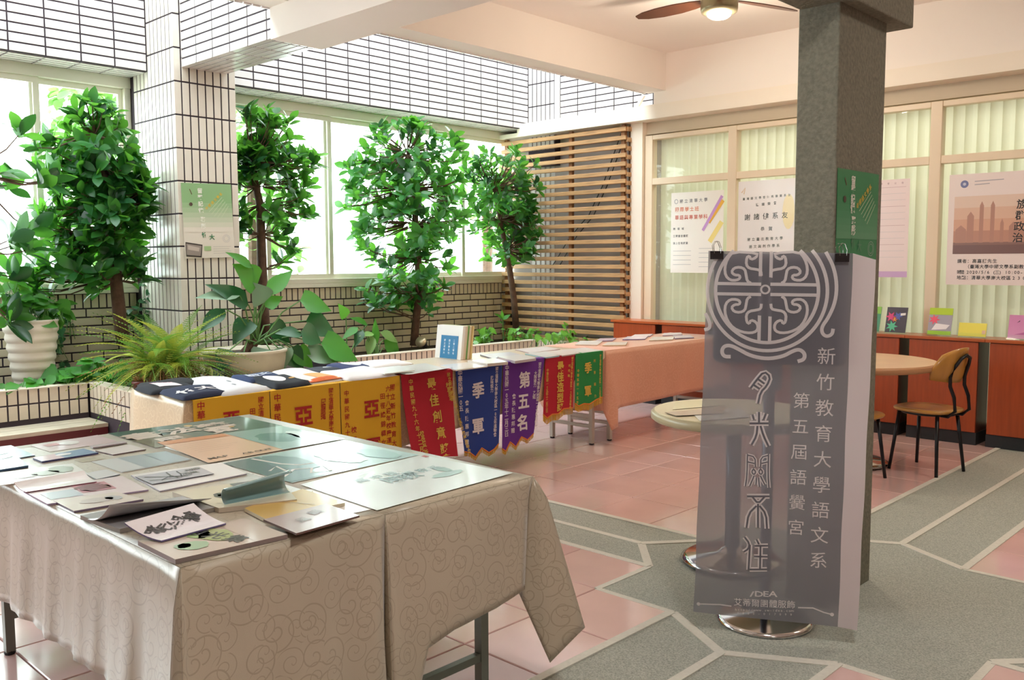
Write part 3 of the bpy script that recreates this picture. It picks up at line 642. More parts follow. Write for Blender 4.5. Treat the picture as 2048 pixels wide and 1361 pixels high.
nb = len(pts); bo.add([offp(a, b, -.03) for a, b in pts]+[offp(a, b, -.045) for a, b in pts], [tuple(range(nb)), tuple(range(nb, 2*nb))[::-1]]+[(i, nb+i, nb+(i+1) % nb, (i+1) % nb) for i in range(nb)])
bo.obj('board', mat('slate board', '5C5C62', .5), st)
MB().bar(offp((x0+x1)/2, zb_-.1, -.055), offp((x0+x1)/2, zt_-.1, -.055), .03, .02).obj('board_arm', MC['dark steel pole'], st)
def wav(a, b): return BF.N*(.0035*math.sin(a*9+.5)*min(1, max(0, (1.42-b)))+.0015*math.sin(b*11+a*3))
BF.fn = wav
M_ban = sheer('grey banner cloth', '94949E', .20); M_strip = mat('unprinted banner edge', 'E2D9DE', .8, transl=('E2D9DE', .4))
M_bp = mat('pale banner print', 'F4F0F2', .7, transl=('F4F0F2', .4))
TLb, TMb, TRb = BF.px(1417, 502), BF.px(1706, 507), BF.px(1752, 520); BLb, BMb, BRb = BF.px(1387, 1224), BF.px(1676, 1255), BF.px(1715, 1262)
def cloth_panel(tl, trr, blq, brr, nx, ny):
    b = MB(); vs = []
    for j in range(ny+1):
        for i in range(nx+1):
            u, v = i/nx, j/ny; tp = (tl[0]+(trr[0]-tl[0])*u, tl[1]+(trr[1]-tl[1])*u); bt = (blq[0]+(brr[0]-blq[0])*u, blq[1]+(brr[1]-blq[1])*u)
            e = .0012*math.sin(v*23)*(1 if i in (0, nx) else 0)
            vs.append(BF.pt(tp[0]+(bt[0]-tp[0])*v+e, tp[1]+(bt[1]-tp[1])*v, 0))
    b.add(vs, [(j*(nx+1)+i, j*(nx+1)+i+1, (j+1)*(nx+1)+i+1, (j+1)*(nx+1)+i) for j in range(ny) for i in range(nx)]); return b
b = cloth_panel(TLb, TMb, BLb, BMb, 16, 36); ban = b.obj('hanging_banner', M_ban, smooth=True); tag(ban, 'tall translucent grey banner with round emblem and pale seal characters', 'banner')
cloth_panel(TMb, TRb, BMb, BRb, 4, 36).obj('blank_edge', M_strip, ban, smooth=True, )
z1 = lambda x, y: BF.px(1360+x/3.402, 480+y/3.402)
z2 = lambda x, y: BF.px(1360+x/3.093, 850+y/3.093)
W1 = .0125
def arc(cx, cy, rx, ry, a0, a1, n=30): return [z1(cx+rx*math.cos(math.radians(a0+(a1-a0)*k/n)), cy+ry*math.sin(math.radians(a0+(a1-a0)*k/n))) for k in range(n+1)]
top = 80
BF.stroke(M_bp, arc(592, 345, 350, 355, -50, 230, 60), W1); BF.stroke(M_bp, arc(595, 345, 408, 410, -42, 222, 60), W1)
BF.stroke(M_bp, [z1(*p) for p in ((992, 82), (1045, 180), (1068, 300), (1058, 420), (1010, 530), (965, 590), (965, 635), (995, 660), (1035, 645), (1042, 605))], W1, smooth=2)
BF.stroke(M_bp, [z1(*p) for p in ((172, 500), (190, 530), (205, 575), (200, 605), (165, 612))], W1, smooth=2)
BF.stroke(M_bp, [z1(*p) for p in ((345, 795), (300, 795), (282, 760), (300, 722), (345, 718), (400, 745), (480, 790), (590, 812), (700, 795), (770, 755), (815, 745), (850, 775), (845, 815), (800, 828))], W1*1.1, smooth=2)
for x in (545, 617): BF.stroke(M_bp, [z1(x+5, 78), z1(x-8, 690)], W1*.95)
for y in (302, 372): BF.stroke(M_bp, [z1(252, y-5), z1(552, y)], W1*.95); BF.stroke(M_bp, [z1(615, y), z1(935, y+5)], W1*.95)
cc_ = z1(580, 338); BF.ring(M_bp, cc_[0], cc_[1], .0125+.002, .007)
SC = [(690, 385), (715, 400), (722, 440), (730, 480), (765, 495), (805, 488), (822, 460), (800, 440), (768, 440), (762, 420), (785, 405), (830, 405), (862, 435), (868, 490), (850, 550), (810, 600), (750, 628), (690, 635), (650, 622), (640, 590), (655, 558), (690, 545), (700, 572), (718, 560), (722, 510), (700, 485), (650, 478), (622, 470), (618, 435)]
for fx in (1, -1):
    for fy in (1, -1):
        pts = [z1(590+(x-590)*fx-(8 if fx < 0 else 0), 340+(y-340)*fy) for x, y in SC if 340+(y-340)*fy > 66]
        BF.stroke(M_bp, pts, W1*.8, smooth=1)
M_bd = mat('banner grey ink', '7C7C86', .8, transl=('7C7C86', .4))
def seal(strokes, wd=.0125):
    wd *= 1.45
    for s_ in strokes: BF.stroke(M_bp, [BF.px(*p) for p in s_], wd, .0014, smooth=1)
    for s_ in strokes: BF.stroke(M_bd, [BF.px(*p) for p in s_], wd*.36, .0022, smooth=1)
seal([[(1501, 777), (1512, 762), (1528, 743), (1541, 754), (1534, 772), (1521, 785), (1516, 808)], [(1507, 770), (1519, 778)], [(1515, 758), (1529, 768)]], .014)
seal([[(1518, 824), (1518, 848)], [(1499, 847), (1537, 847)], [(1505, 829), (1508, 840)], [(1532, 827), (1527, 840)], [(1515, 852), (1513, 872), (1503, 890)], [(1521, 852), (1527, 872), (1537, 893)]], .014)
seal([[(1495, 908), (1494, 950), (1491, 973)], [(1495, 910), (1510, 914), (1511, 934)], [(1496, 924), (1509, 927)], [(1537, 908), (1536, 950), (1538, 976)], [(1536, 911), (1522, 915), (1521, 934)], [(1535, 924), (1523, 927)],
      [(1507, 938), (1503, 944), (1508, 950), (1512, 944), (1507, 938)], [(1521, 938), (1517, 944), (1522, 950), (1526, 944), (1521, 938)], [(1508, 952), (1504, 962), (1499, 973)], [(1521, 952), (1526, 963), (1530, 970)], [(1513, 955), (1512, 970)], [(1517, 955), (1519, 974)]], .009)
seal([[(1494, 993), (1539, 993)], [(1505, 994), (1516, 1008), (1529, 994)], [(1516, 1008), (1516, 1056)], [(1513, 1012), (1497, 1028), (1493, 1056)], [(1519, 1012), (1532, 1028), (1534, 1058)]], .013)
seal([[(1489, 1074), (1499, 1087), (1497, 1098), (1487, 1104)], [(1500, 1090), (1497, 1140)], [(1513, 1079), (1518, 1089)], [(1509, 1092), (1536, 1092)], [(1508, 1113), (1535, 1114)], [(1499, 1139), (1534, 1139)], [(1521, 1092), (1520, 1139)]], .012)
BF.vpx(M_bp, '新竹教育大學語文系', 1653, 713, 1637, 1122, .066, off=0); BF.vpx(M_bp, '第五屆語黌宮', 1603, 802, 1592, 1056, .062, off=0)
BF.vpx(M_bp, '艾蒂爾團體服飾', 1476, 1204, 1582, 1210, .032, off=.004)
for i, c in enumerate('IDEA'): BF.ch(M_bp, c, *BF.px(1504+i*14, 1188), .030, sx=1.5, off=.02, shear=(.5 if c == 'I' else 0))
BF.vpx(M_bp, 'http://www.sw-idea.com', 1472, 1219, 1585, 1222, .014, off=0); BF.vpx(M_bp, '0800-017099', 1476, 1226, 1582, 1230, .012, off=0)
BF.stroke(M_bp, [BF.px(*p) for p in ((1397, 1208), (1440, 1209), (1463, 1212))], .005); BF.stroke(M_bp, [BF.px(*p) for p in ((1596, 1216), (1626, 1217), (1648, 1226), (1664, 1230))], .005)
for p in ((1397, 1208), (1664, 1230)): BF.disc(M_bp, *BF.px(*p), .007, .0016)
BF.done(ban, 'print')
def clip(label, px, py):
    a, b2 = BF.px(px, py); c = thing('binder_clip', label, 'clip', offp(a, b2, .0))
    m = MB(); w2 = .024; prof = [(.006, -.022), (.014, .008), (-.052, .008), (-.047, -.022), (-.044, -.022), (-.049, .005), (.011, .005), (.003, -.022)]
    vs = [offp(a+s_*w2, b2+z, h+.004) for s_ in (-1, 1) for h, z in prof]; n = len(prof)
    m.add(vs, [(i, (i+1) % n, n+(i+1) % n, n+i) for i in range(n)]+[tuple(range(n))[::-1], tuple(range(n, 2*n))]); m.obj('body', M_black, c)
    for h, dx in ((.02, .004), (-.06, -.004)):
        k = MB(); k.tube([offp(a-.012+dx, b2+.0, h*.9), offp(a-.016+dx, b2+.03, h*.7), offp(a-.006+dx, b2+.045, h*.7), offp(a+.004+dx, b2+.042, h*.7), offp(a+.012+dx, b2+.02, h*.8), offp(a+.010+dx, b2, h*.9)], .0013, 5); k.obj('wire_handle', M_chrome, c)
clip('black binder clip on the left top corner of the grey banner', 1434, 507); clip('black binder clip on the right top corner of the grey banner', 1684, 512)

# ================================================================== ROUND TABLES AND CHAIRS
def round_table(label, c, r, z, topm, edgem, foot_r):
    t = thing('round_table', label, 'table', (c[0], c[1], 0), 'round tables on the stone floor')
    MB().lathe((c[0], c[1], 0), [(r-.012, z-.045), (r, z-.035), (r, z-.012), (r-.008, z-.003)], 64).obj('edge_band', edgem, t, smooth=True)
    MB().lathe((c[0], c[1], 0), [(r-.016, z-.01), (r-.016, z)], 64).obj('tabletop', topm, t)
    MB().tube([(c[0], c[1], .02), (c[0], c[1], z-.04)], .035, 20).obj('pedestal', MC['dark steel pole'], t, smooth=True)
    MB().lathe((c[0], c[1], 0), [(foot_r, .012), (foot_r+.003, .02), (foot_r*.9, .035), (.07, .055), (.04, .08)], 48).obj('foot', M_chrome, t, smooth=True)
    for k in range(4):
        a = k*1.57+.5; MB().lathe((c[0]+foot_r*.9*math.cos(a), c[1]+foot_r*.9*math.sin(a), 0), [(.018, 0), (.018, .014)], 10).obj('glide', M_black, t)
M_rt1 = mat('pale laminate', 'E9DFBE', .35); M_rt2 = mat('beech laminate', 'E2BD98', .35, noise=.08, nscale=5)
round_table('small round table left of the grey banner with papers on it', (-2.12, 3.716), .385, .725, M_rt1, mat('cream plastic edge', 'BDB391', .3), .235)
round_table('round beech topped table behind the concrete pillar', (-2.60, 6.15), .56, .735, M_rt2, mat('beech edge', 'B98A62', .4), .26)
def chair(label, loc, rz):
    c = thing('plywood_chair', label, 'chair', loc, 'curved plywood chairs at the round table'); c.rotation_euler = (0, 0, rz)
    BASE[c.name] = Vector((0, 0, 0))
    zs_ = .43; m = MB(); n = 36; pr_ = []          # rounded seat, front toward -x
    for k in range(n):
        a = 2*math.pi*k/n; ca, sa = math.cos(a), math.sin(a); pr_.append((.205*math.copysign(abs(ca)**.75, ca), .195*math.copysign(abs(sa)**.75, sa)))
    lay = [(.95, -.018), (1, -.010), (1, -.002), (.96, .004), (.6, .0), (.25, -.006)]
    vs = [(x*s_, y*s_, zs_+dz) for s_, dz in lay for x, y in pr_]
    m.add(vs, [(j*n+i, j*n+(i+1) % n, (j+1)*n+(i+1) % n, (j+1)*n+i) for j in range(len(lay)-1) for i in range(n)]+[tuple(range(n))[::-1], tuple((len(lay)-1)*n+i for i in range(n))])
    m.obj('seat', M_chairwood, c, smooth=True)
    mt = mat('black steel tube', '15161C', .35, .2)
    m = MB(); m.tube([(.17*math.cos(a)*1.0, .15*math.sin(a), zs_-.028) for a in (2*math.pi*k/24 for k in range(25))], .011, 8, False); m.obj('seat_ring', mt, c, smooth=True)
    for sx, sy in ((-1, -1), (-1, 1), (1, -1), (1, 1)): MB().tube([(.135*sx, .12*sy, zs_-.03), (.17*sx, .165*sy, .0)], [.0125, .011], 10).obj('leg', mt, c, smooth=True)
    m = MB(); w1, w2 = .085, .075
    loop = [(.10, -w1, zs_-.028), (.19, -w1, zs_-.03), (.235, -w1, zs_+.01), (.225, -w1, zs_+.10), (.195, -w1, zs_+.17), (.195, -w1, zs_+.23), (.225, -w2, zs_+.31), (.245, -w2*.7, zs_+.355), (.25, 0, zs_+.375)]
    loop = loop + [(x, -y, z) for x, y, z in loop[-2::-1]]
    m.tube(loop, .0115, 8); m.obj('back_tube', mt, c, smooth=True)
    m = MB(); vs = []; N1, N2 = 16, 8                 # curved back panel
    for side in (0, 1):
        for j in range(N2+1):
            for i in range(N1+1):
                u = i/N1*2-1; v = j/N2; hw = .20*(1-.35*v**2.2) if v > .0 else .20; hw *= (.86+.14*math.sin(min(1, v*2.2)*math.pi/2))
                y = u*hw; z = zs_+.19+.235*v-.05*(abs(u)**2.4)*v+.02*abs(u)**2*(1-v); x = .185+.055*v-.085*u*u + (.011 if side else 0); vs.append((x, y, z))
    q_ = (N1+1)*(N2+1); g = lambda s_, j, i: s_*q_+j*(N1+1)+i
    fs = [(g(0, j, i), g(0, j+1, i), g(0, j+1, i+1), g(0, j, i+1)) for j in range(N2) for i in range(N1)]+[(g(1, j, i), g(1, j, i+1), g(1, j+1, i+1), g(1, j+1, i)) for j in range(N2) for i in range(N1)]
    fs += [(g(0, 0, i), g(0, 0, i+1), g(1, 0, i+1), g(1, 0, i)) for i in range(N1)]+[(g(0, N2, i+1), g(0, N2, i), g(1, N2, i), g(1, N2, i+1)) for i in range(N1)]
    fs += [(g(0, j+1, 0), g(0, j, 0), g(1, j, 0), g(1, j+1, 0)) for j in range(N2)]+[(g(0, j, N1), g(0, j+1, N1), g(1, j+1, N1), g(1, j, N1)) for j in range(N2)]
    m.add(vs, fs); m.obj('backrest', M_chairwood, c, smooth=True)
    return c
chair('plywood chair with black legs standing right of the round beech table', (-2.13, 6.30, 0), math.radians(-12))
chair('plywood chair half hidden behind the concrete pillar', (-2.42, 5.72, 0), math.radians(-95))

# ================================================================== CEILING FAN AND LAMPS
fn = thing('ceiling_fan', 'ceiling fan with three brown blades and a lit lamp', 'fan', (FANL[0], FANL[1], 3.2))
MB().tube([(FANL[0], FANL[1], 3.360), (FANL[0], FANL[1], ZC)], .018, 12).obj('down_rod', M_dmetal, fn)
MB().lathe((FANL[0], FANL[1], 0), [(.07, 3.420), (.12, 3.400), (.135, 3.360), (.135, 3.260), (.128, 3.235), (.10, 3.230)][::-1], 32).obj('motor_housing', mat('dull brass', '8E8468', .35, .7), fn, smooth=True)
M_blade = mat('walnut blade', '55301F', .35, noise=.25, nscale=4)
for ang in (182, 62, 302):
    a = math.radians(ang); X = Vector((math.cos(a), math.sin(a), 0)); Y = Vector((-X.y, X.x, 0)); m = MB(); vs = []
    prof = [(.13, .035), (.22, .055), (.35, .07), (.5, .068), (.62, .05), (.69, .02)]
    for t_ in (0, .008):
        for r_, w_ in prof:
            for s_ in (-1, 1): vs.append(Vector((FANL[0], FANL[1], 3.330-.03*r_)) + X*r_ + Y*(s_*w_+.10*(r_-.13)**1.5) + Vector((0, 0, s_*w_*.22+t_)))
    n = len(prof); fs = []
    for i in range(n-1): fs += [(2*i, 2*i+1, 2*i+3, 2*i+2), (2*n+2*i+1, 2*n+2*i, 2*n+2*i+2, 2*n+2*i+3), (2*i, 2*i+2, 2*n+2*i+2, 2*n+2*i), (2*i+3, 2*i+1, 2*n+2*i+1, 2*n+2*i+3)]
    fs += [(2*n-2, 2*n-1, 4*n-1, 4*n-2)]
    m.add(vs, fs); m.obj('blade', M_blade, fn)
m = MB(); m.lathe((FANL[0], FANL[1], 0), [(.02, 3.185), (.06, 3.195), (.082, 3.21), (.09, 3.228)], 32); m.obj('lamp_bowl', mat('lit lamp glass', 'FFE6C0', .4, emit=30), fn, smooth=True)
def pt(name, loc, e, col, r=.1):
    l = bpy.data.lights.new(name, 'POINT'); l.energy = e; l.color = col; l.shadow_soft_size = r; o = bpy.data.objects.new(name, l); o.location = loc; COL.objects.link(o)
pt('fan_light', (FANL[0], FANL[1], 3.02), 26, WARM, .09)
for i, (x, y) in enumerate(LAMPS):
    t = thing('ceiling_lamp', 'round white ceiling lamp '+('over the near display tables', 'right of the near display tables', 'over the floor in front of the glazing right of the pillar', 'near the right wall', 'in the right front corner', 'near the wall behind the camera')[i], 'lamp', (x, y, ZC), 'ceiling lamps outside the view')
    MB().lathe((x, y, 0), [(.16, ZC-.06), (.18, ZC-.03), (.18, ZC)], 32).obj('housing', M_paint, t)
    MB().lathe((x, y, 0), [(.15, ZC-.07), (.158, ZC-.06)], 32).obj('diffuser', mat('lamp diffuser', 'FFEED8', .5, emit=12), t)
    area('lamp_light', (x, y, ZC-.09), .3, (4, 24, 18, 14, 4, 3)[i], WARM if i == 2 else (1, .97, .92))

# ================================================================== PLANTS
def leaf_mesh(name, m, L=1, W=.45, prof=None, fold=.12, curl=.12, n=5, wave=0):
    prof = prof or [0, .62, .95, 1.0, .72, 0]; n = len(prof)-1; b = MB(); vs = []
    for i, p in enumerate(prof):
        t = i/n; x = L*t; z = -curl*L*t*t
        wv = wave*math.sin(i*2.1)
        vs += [(x, -W/2*p, z+fold*W*p+wv), (x, 0, z), (x, W/2*p, z+fold*W*p-wv)]
    fs = []
    for i in range(n):
        for j in (0, 1):
            q = [3*i+j, 3*(i+1)+j, 3*(i+1)+j+1, 3*i+j+1]
            fs.append(tuple(q))
    b.add(vs, fs); me = b.mesh(name, m, True); return me
def orient(loc, d, up, s=1, roll=0):
    d = Vector(d).normalized(); y = Vector(up).cross(d)
    y = y.normalized() if y.length > .02 else d.orthogonal().normalized(); z = d.cross(y)
    M = Matrix((d, y, z)).transposed()
    if roll: M = M @ Matrix.Rotation(roll, 3, 'X')
    return Matrix.Translation(loc) @ (M*s).to_4x4()
OB = [.04, .5, .82, .98, 1, .88, .55, .06]
LV = [leaf_mesh('leaf', M_leaf, 1, .54, OB, .10, .10), leaf_mesh('leaf', M_leafd, 1, .50, OB, .12, .05), leaf_mesh('leaf', M_leaf, 1, .50, OB, .05, .22), leaf_mesh('leaf', M_leafd, 1, .48, OB, .15, .18)]
LY = leaf_mesh('leaf', leafmat('new yellow leaf', 'C8D040', 'E8F060', .4), 1, .4, OB)
def cone_dir(ax, ang, az):
    ax = ax.normalized(); u = ax.orthogonal().normalized(); v = ax.cross(u)
    return ax*math.cos(ang) + (u*math.cos(az)+v*math.sin(az))*math.sin(ang)
def tree(label, trunk, rad, crowns, X, nl=290, extra=150, size=(.10, .15), yel=4, group='potted fig trees in the planter', cat='tree', branches=True):
    """trunk: px points at plane X; crowns: (px, py, rx, ry, weight) ellipses"""
    P = [on(px, py, x=X) for px, py in trunk]; t = thing('fig_tree', label, cat, P[0], group)
    MB().tube(P, [rad*(1-.45*i/(len(P)-1)) for i in range(len(P))], 10).obj('trunk', M_bark, t, smooth=True)
    sc = (on(1024, 500, x=X)); tot = sum(c[4] for c in crowns); br = MB(); ex = MB(); made = 0; clusters = []
    ncl = (nl+extra)//6
    for c in crowns:
        k = max(1, int(ncl*c[4]/tot)); cen = on(c[0], c[1], x=X); rt = on(c[0]+c[2], c[1], x=X); upv = on(c[0], c[1]-c[3], x=X)
        ry, rz = abs(rt.y-cen.y), abs(upv.z-cen.z); rx = min(ry*.9, .38)
        for _ in range(k):
            while True:
                a = Vector((U(-1, 1), U(-1, 1), U(-1, 1))); l = a.length
                if l < 1 and l > .15: break
            a = a/l*(l**.8); clusters.append((cen+Vector((a.x*rx, a.y*ry, a.z*rz)), cen, a))
    for c_ in clusters:                           # keep the crowns clear of wall, column and trellis
        c_[0].x = max(c_[0].x, -7.28); c_[0].y = min(c_[0].y, 7.45)
        if c_[0].x < -6.55 and 3.12 < c_[0].y < 3.92: c_[0].y = 3.12 if P[0].y < 3.5 else 3.92
    random.shuffle(clusters)
    # nearest to the room first as single leaves
    for q, (p, cen, a) in enumerate(clusters):
        base = min(P[1:], key=lambda w_: (w_-p).length) if len(P) > 1 else P[0]
        axd = ((p-base).normalized()*.6 + Vector((0, 0, .55)) + Vector((U(-.3, .3), U(-.3, .3), U(-.2, .3)))).normalized()
        st_ = base.lerp(p, .25) if (p-base).length > .3 else base
        mid = st_.lerp(p, .6)+Vector((0, 0, -.03)); br.tube([st_ if (p-base).length > .3 else base, mid, p], [.007, .005, .0035], 5, False)
        for k in range(6):
            az = k*2.4+q; ang = U(.6, 1.35) if k < 5 else U(.1, .5); d = cone_dir(axd, ang, az); s = U(*size)
            M = orient(p+d*.012-axd*.012*k, d, axd, s, U(-.25, .25))
            if made < nl:
                me = LY if made < yel and k == 5 else LV[int(R()*4)]
                if made < yel and k == 5 : pass
                link('leaf', me, t, M); made += 1
            else:
                me = LV[int(R()*4)]
                if 'far' not in label: ex.add([M @ v.co for v in me.vertices], [tuple(p_.vertices) for p_ in me.polygons])
    br.obj('branch', M_bark, t)['kind'] = 'stuff'
    if ex.v: ex.obj('inner_leaves', M_leaf, t, smooth=True)['kind'] = 'stuff'
    return t
tree('leafy tree left of the tiled column with a full broad crown', [(248, 690), (240, 640), (232, 560), (228, 470), (222, 400), (200, 330), (190, 270)], .055,
     [(195, 310, 75, 85, 3), (120, 330, 60, 60, 1), (250, 400, 75, 70, 3), (180, 450, 90, 70, 3), (110, 470, 50, 70, 1), (250, 520, 55, 50, 1.3), (190, 230, 45, 35, .8), (310, 400, 40, 40, .6), (90, 560, 50, 40, .6), (170, 545, 70, 40, 1.2)], -7.02, 295, 1300, (.11, .16))
tree('tree at the far left edge with only a few big leafed branches in view', [(-120, 700), (-100, 500), (-60, 350)], .05,
     [(30, 370, 75, 25, 1), (25, 480, 65, 30, 1), (60, 270, 35, 15, .3), (20, 560, 80, 40, 1.2), (90, 350, 25, 20, .4), (40, 630, 40, 40, .6)], -6.75, 110, 0, (.15, .20), 0)
tree('tree with a bare trunk between the tiled column and the wide window pane', [(532, 690), (527, 620), (524, 540), (522, 470), (520, 410), (512, 375), (505, 330)], .05,
     [(505, 330, 45, 50, 2), (560, 310, 65, 45, 2.4), (600, 340, 40, 40, .8), (520, 240, 40, 35, .8), (480, 340, 25, 40, .6), (560, 420, 60, 45, 1.2), (590, 400, 35, 50, .7), (490, 440, 30, 60, .8), (580, 500, 30, 40, .5), (550, 255, 40, 30, .6)], -7.05, 290, 750, (.10, .14))
tree('fullest tree in the middle, its crown hanging before the wide window', [(828, 692), (832, 640), (838, 590), (836, 520), (832, 450), (825, 380), (815, 310)], .045,
     [(800, 300, 70, 55, 2.4), (820, 380, 100, 60, 4), (760, 400, 60, 60, 1.5), (870, 400, 55, 60, 1.5), (820, 470, 100, 60, 4), (820, 540, 85, 50, 2.6), (790, 590, 60, 30, 1), (850, 600, 50, 25, .8), (715, 420, 35, 50, .6), (890, 310, 40, 40, .8), (800, 260, 45, 20, .7), (725, 340, 35, 40, .6)], -7.05, 298, 1500, (.10, .145), 5)
tree('slender leaning tree before the trellis in the back corner', [(1032, 656), (1028, 600), (1021, 550), (1012, 500), (1000, 440), (990, 380)], .04,
     [(1005, 340, 55, 45, 2), (1040, 400, 60, 60, 2.6), (1000, 430, 60, 60, 2.4), (1050, 470, 50, 45, 2), (960, 400, 40, 55, 1), (1010, 500, 45, 35, 1.2), (960, 340, 30, 30, .5), (1085, 460, 25, 40, .7)], -6.98, 295, 1000, (.085, .125))
# outside, beyond the panes ------------------------------------------------
tag(MB().box(-16, -7.7, -6, 18, -.3, -.2).obj('outside_ground', mat('pale paving outside', 'CFCBC0', .8)), 'pale paving outside the windows', 'ground', kind='structure')
def outside(label, X, crowns, size, n, tk):
    P = [on(px, py, x=X) for px, py in tk]; t = thing('garden_tree', label, 'tree', (P[0].x, P[0].y, -.2), 'garden trees beyond the windows')
    MB().tube([(P[0].x, P[0].y, -.2)]+P, [.08]*(len(P)+1), 8).obj('trunk', M_bark, t); ex = MB(); tot = sum(c[4] for c in crowns)
    for c in crowns:
        cen = on(c[0], c[1], x=X); ry = abs(on(c[0]+c[2], c[1], x=X).y-cen.y); rz = abs(on(c[0], c[1]-c[3], x=X).z-cen.z)
        for _ in range(int(n*c[4]/tot)):
            a = Vector((U(-1, 1), U(-1, 1), U(-1, 1))); 
            if a.length > 1: a.normalize()
            M = orient(cen+Vector((a.x*.4, a.y*ry, a.z*rz)), (U(-1, 1), U(-1, 1), U(-1, .6)), (U(-.5, .5), U(-.5, .5), 1), U(*size)); me = LV[int(R()*4)]
            ex.add([M @ v.co for v in me.vertices], [tuple(p_.vertices) for p_ in me.polygons])
    ex.obj('foliage', leafmat('sunlit leaf', '5E9A48', '90C860', .4), t, smooth=True)['kind'] = 'stuff'
outside('sunlit bush outside the left window pane beside the column', -9.2, [(190, 230, 90, 60, 2), (240, 330, 50, 120, 2), (250, 520, 40, 80, 1.5), (200, 450, 70, 90, 1)], (.14, .22), 420, [(215, 690), (210, 450), (205, 300)])
outside('sunlit bush outside the narrow pane right of the column', -9.2, [(505, 260, 30, 60, 1), (510, 400, 40, 120, 1.5), (560, 520, 30, 40, .4)], (.14, .22), 240, [(512, 690), (510, 450), (505, 300)])
outside('sunlit bush outside the last pane near the trellis', -9.8, [(970, 340, 45, 50, 1), (985, 430, 50, 90, 1)], (.13, .20), 150, [(975, 680), (975, 450), (970, 380)])

# broad leaves placed one by one: base px, tip px, width ratio, material, plane x
HEART = [0, .95, 1.0, .92, .74, .5, .26, 0]; LANCE = [0, .7, 1, .95, .7, .35, 0]
BLM = {}
def broad(parent, b0, t0, W, m, X, shape='H', xt=None, stem=None, root=None, curl=.18):
    A = on(*b0, x=X); B = on(*t0, x=xt if xt is not None else X+.05); L = (B-A).length; k = (round(W/L, 1), m.name, shape, curl)
    if k not in BLM: BLM[k] = leaf_mesh('leaf', m, 1, max(.3, min(1.15, round(W/L, 1)*1.2)), HEART if shape == 'H' else LANCE, .10, curl)
    d = (B-A); view = (CAM-A).normalized(); M = orient(A, d+Vector((0, 0, curl*L)), view*.8+Vector((0, 0, .6)), L)
    link('leaf', BLM[k], parent, M)
    if root is not None:
        mid = root.lerp(A, .55)+Vector((0, 0, .06)); MB().tube([root, mid, A], [.008, .006, .005], 6, False).obj('stem', M_stem, parent, smooth=True)
PR = on(512, 700, x=-6.15); PR.z = .80
ph = thing('philodendron', 'big leafed plant with long stems in a round cream pot', 'plant', (PR.x, PR.y, .56), 'potted plants in the planter')
LF = [((514, 572), (470, 534), .20, M_big, 'H'), ((505, 536), (456, 510), .07, M_big, 'L'), ((534, 592), (590, 542), .13, M_big, 'L'), ((497, 610), (417, 577), .15, M_bigd, 'H'), ((528, 606), (508, 570), .17, M_bigp, 'H'),
      ((530, 614), (568, 595), .11, M_big, 'H'), ((480, 592), (398, 603), .07, M_bigp, 'L'), ((450, 618), (406, 668), .11, M_bigd, 'L'), ((600, 602), (666, 628), .17, M_big, 'H'), ((612, 642), (674, 676), .20, M_bigd, 'H'),
      ((604, 668), (556, 672), .10, M_bigd, 'L'), ((602, 664), (643, 690), .17, M_bigd, 'H'), ((642, 688), (720, 729), .22, M_big, 'H'), ((540, 700), (520, 748), .26, M_bigp, 'H'), ((556, 696), (566, 742), .20, M_bigp, 'H'), ((610, 706), (684, 730), .16, M_bigp, 'H'),
      ((574, 700), (606, 742), .17, M_bigd, 'H'), ((588, 700), (626, 740), .15, M_big, 'H'), ((488, 704), (480, 760), .20, M_bigd, 'H'), ((500, 640), (470, 690), .15, M_bigd, 'H'), ((540, 650), (580, 690), .15, M_bigd, 'H'), ((460, 700), (440, 745), .14, M_bigd, 'H')]
for b0, t0, W, m, sh in LF: broad(ph, b0, t0, W, m, -6.15 if b0[1] < 660 else -6.05, sh, root=PR+Vector((U(-.03, .03), U(-.04, .04), 0)))
pc = (-6.18, 3.52); pot = thing('round_pot', 'wide cream round pot under the big leafed plant', 'pot', (pc[0], pc[1], .5))
MB().lathe((pc[0], pc[1], 0), [(.22, .5), (.28, .58), (.30, .68), (.305, .735), (.315, .745), (.315, .765), (.285, .765), (.28, .72)], 40).obj('bowl', mat('cream pot', 'C9BFA8', .5, noise=.15, nscale=5), pot, smooth=True)
MB().lathe((pc[0], pc[1], 0), [(.282, .72), (.28, .735)], 30).obj('soil', M_soil, pot)
MB().tube([(pc[0], pc[1], .72), (PR.x, PR.y, .83)], [.05, .035], 10).obj('stem_base', M_bark, ph)
# little plants at the right of it
def small(label, leaves, X, root_px, nm='leafy_plant', group='small plants growing in the planter'):
    rt = on(*root_px, x=X); t = thing(nm, label, 'plant', (rt.x, rt.y, .5), group)
    for l in leaves: broad(t, l[0], l[1], l[2], l[3], X, l[4], root=Vector((rt.x, rt.y, .5)) if len(l) > 5 else None, curl=.2)
M_var = leafmat('variegated leaf', '7CA65A', 'A8C070', .25, .4, .2)
small('small upright plant with one spear leaf before the brick wall', [((692, 636), (679, 612), .10, M_big, 'H', 1), ((735, 650), (704, 640), .06, M_big, 'L', 1)], -6.9, (694, 700))
small('plant with drooping speckled leaves before the middle tree', [((752, 690), (750, 640), .04, M_big, 'L', 1), ((745, 672), (738, 715), .09, M_var, 'L', 1), ((760, 665), (798, 690), .10, M_var, 'L', 1), ((768, 680), (800, 722), .13, M_big, 'L', 1), ((716, 655), (688, 682), .08, M_big, 'L', 1), ((725, 660), (712, 695), .08, M_bigd, 'L', 1), ((748, 668), (722, 676), .05, M_var, 'L', 1), ((775, 700), (806, 715), .07, M_bigd, 'L', 1)], -6.75, (752, 705))
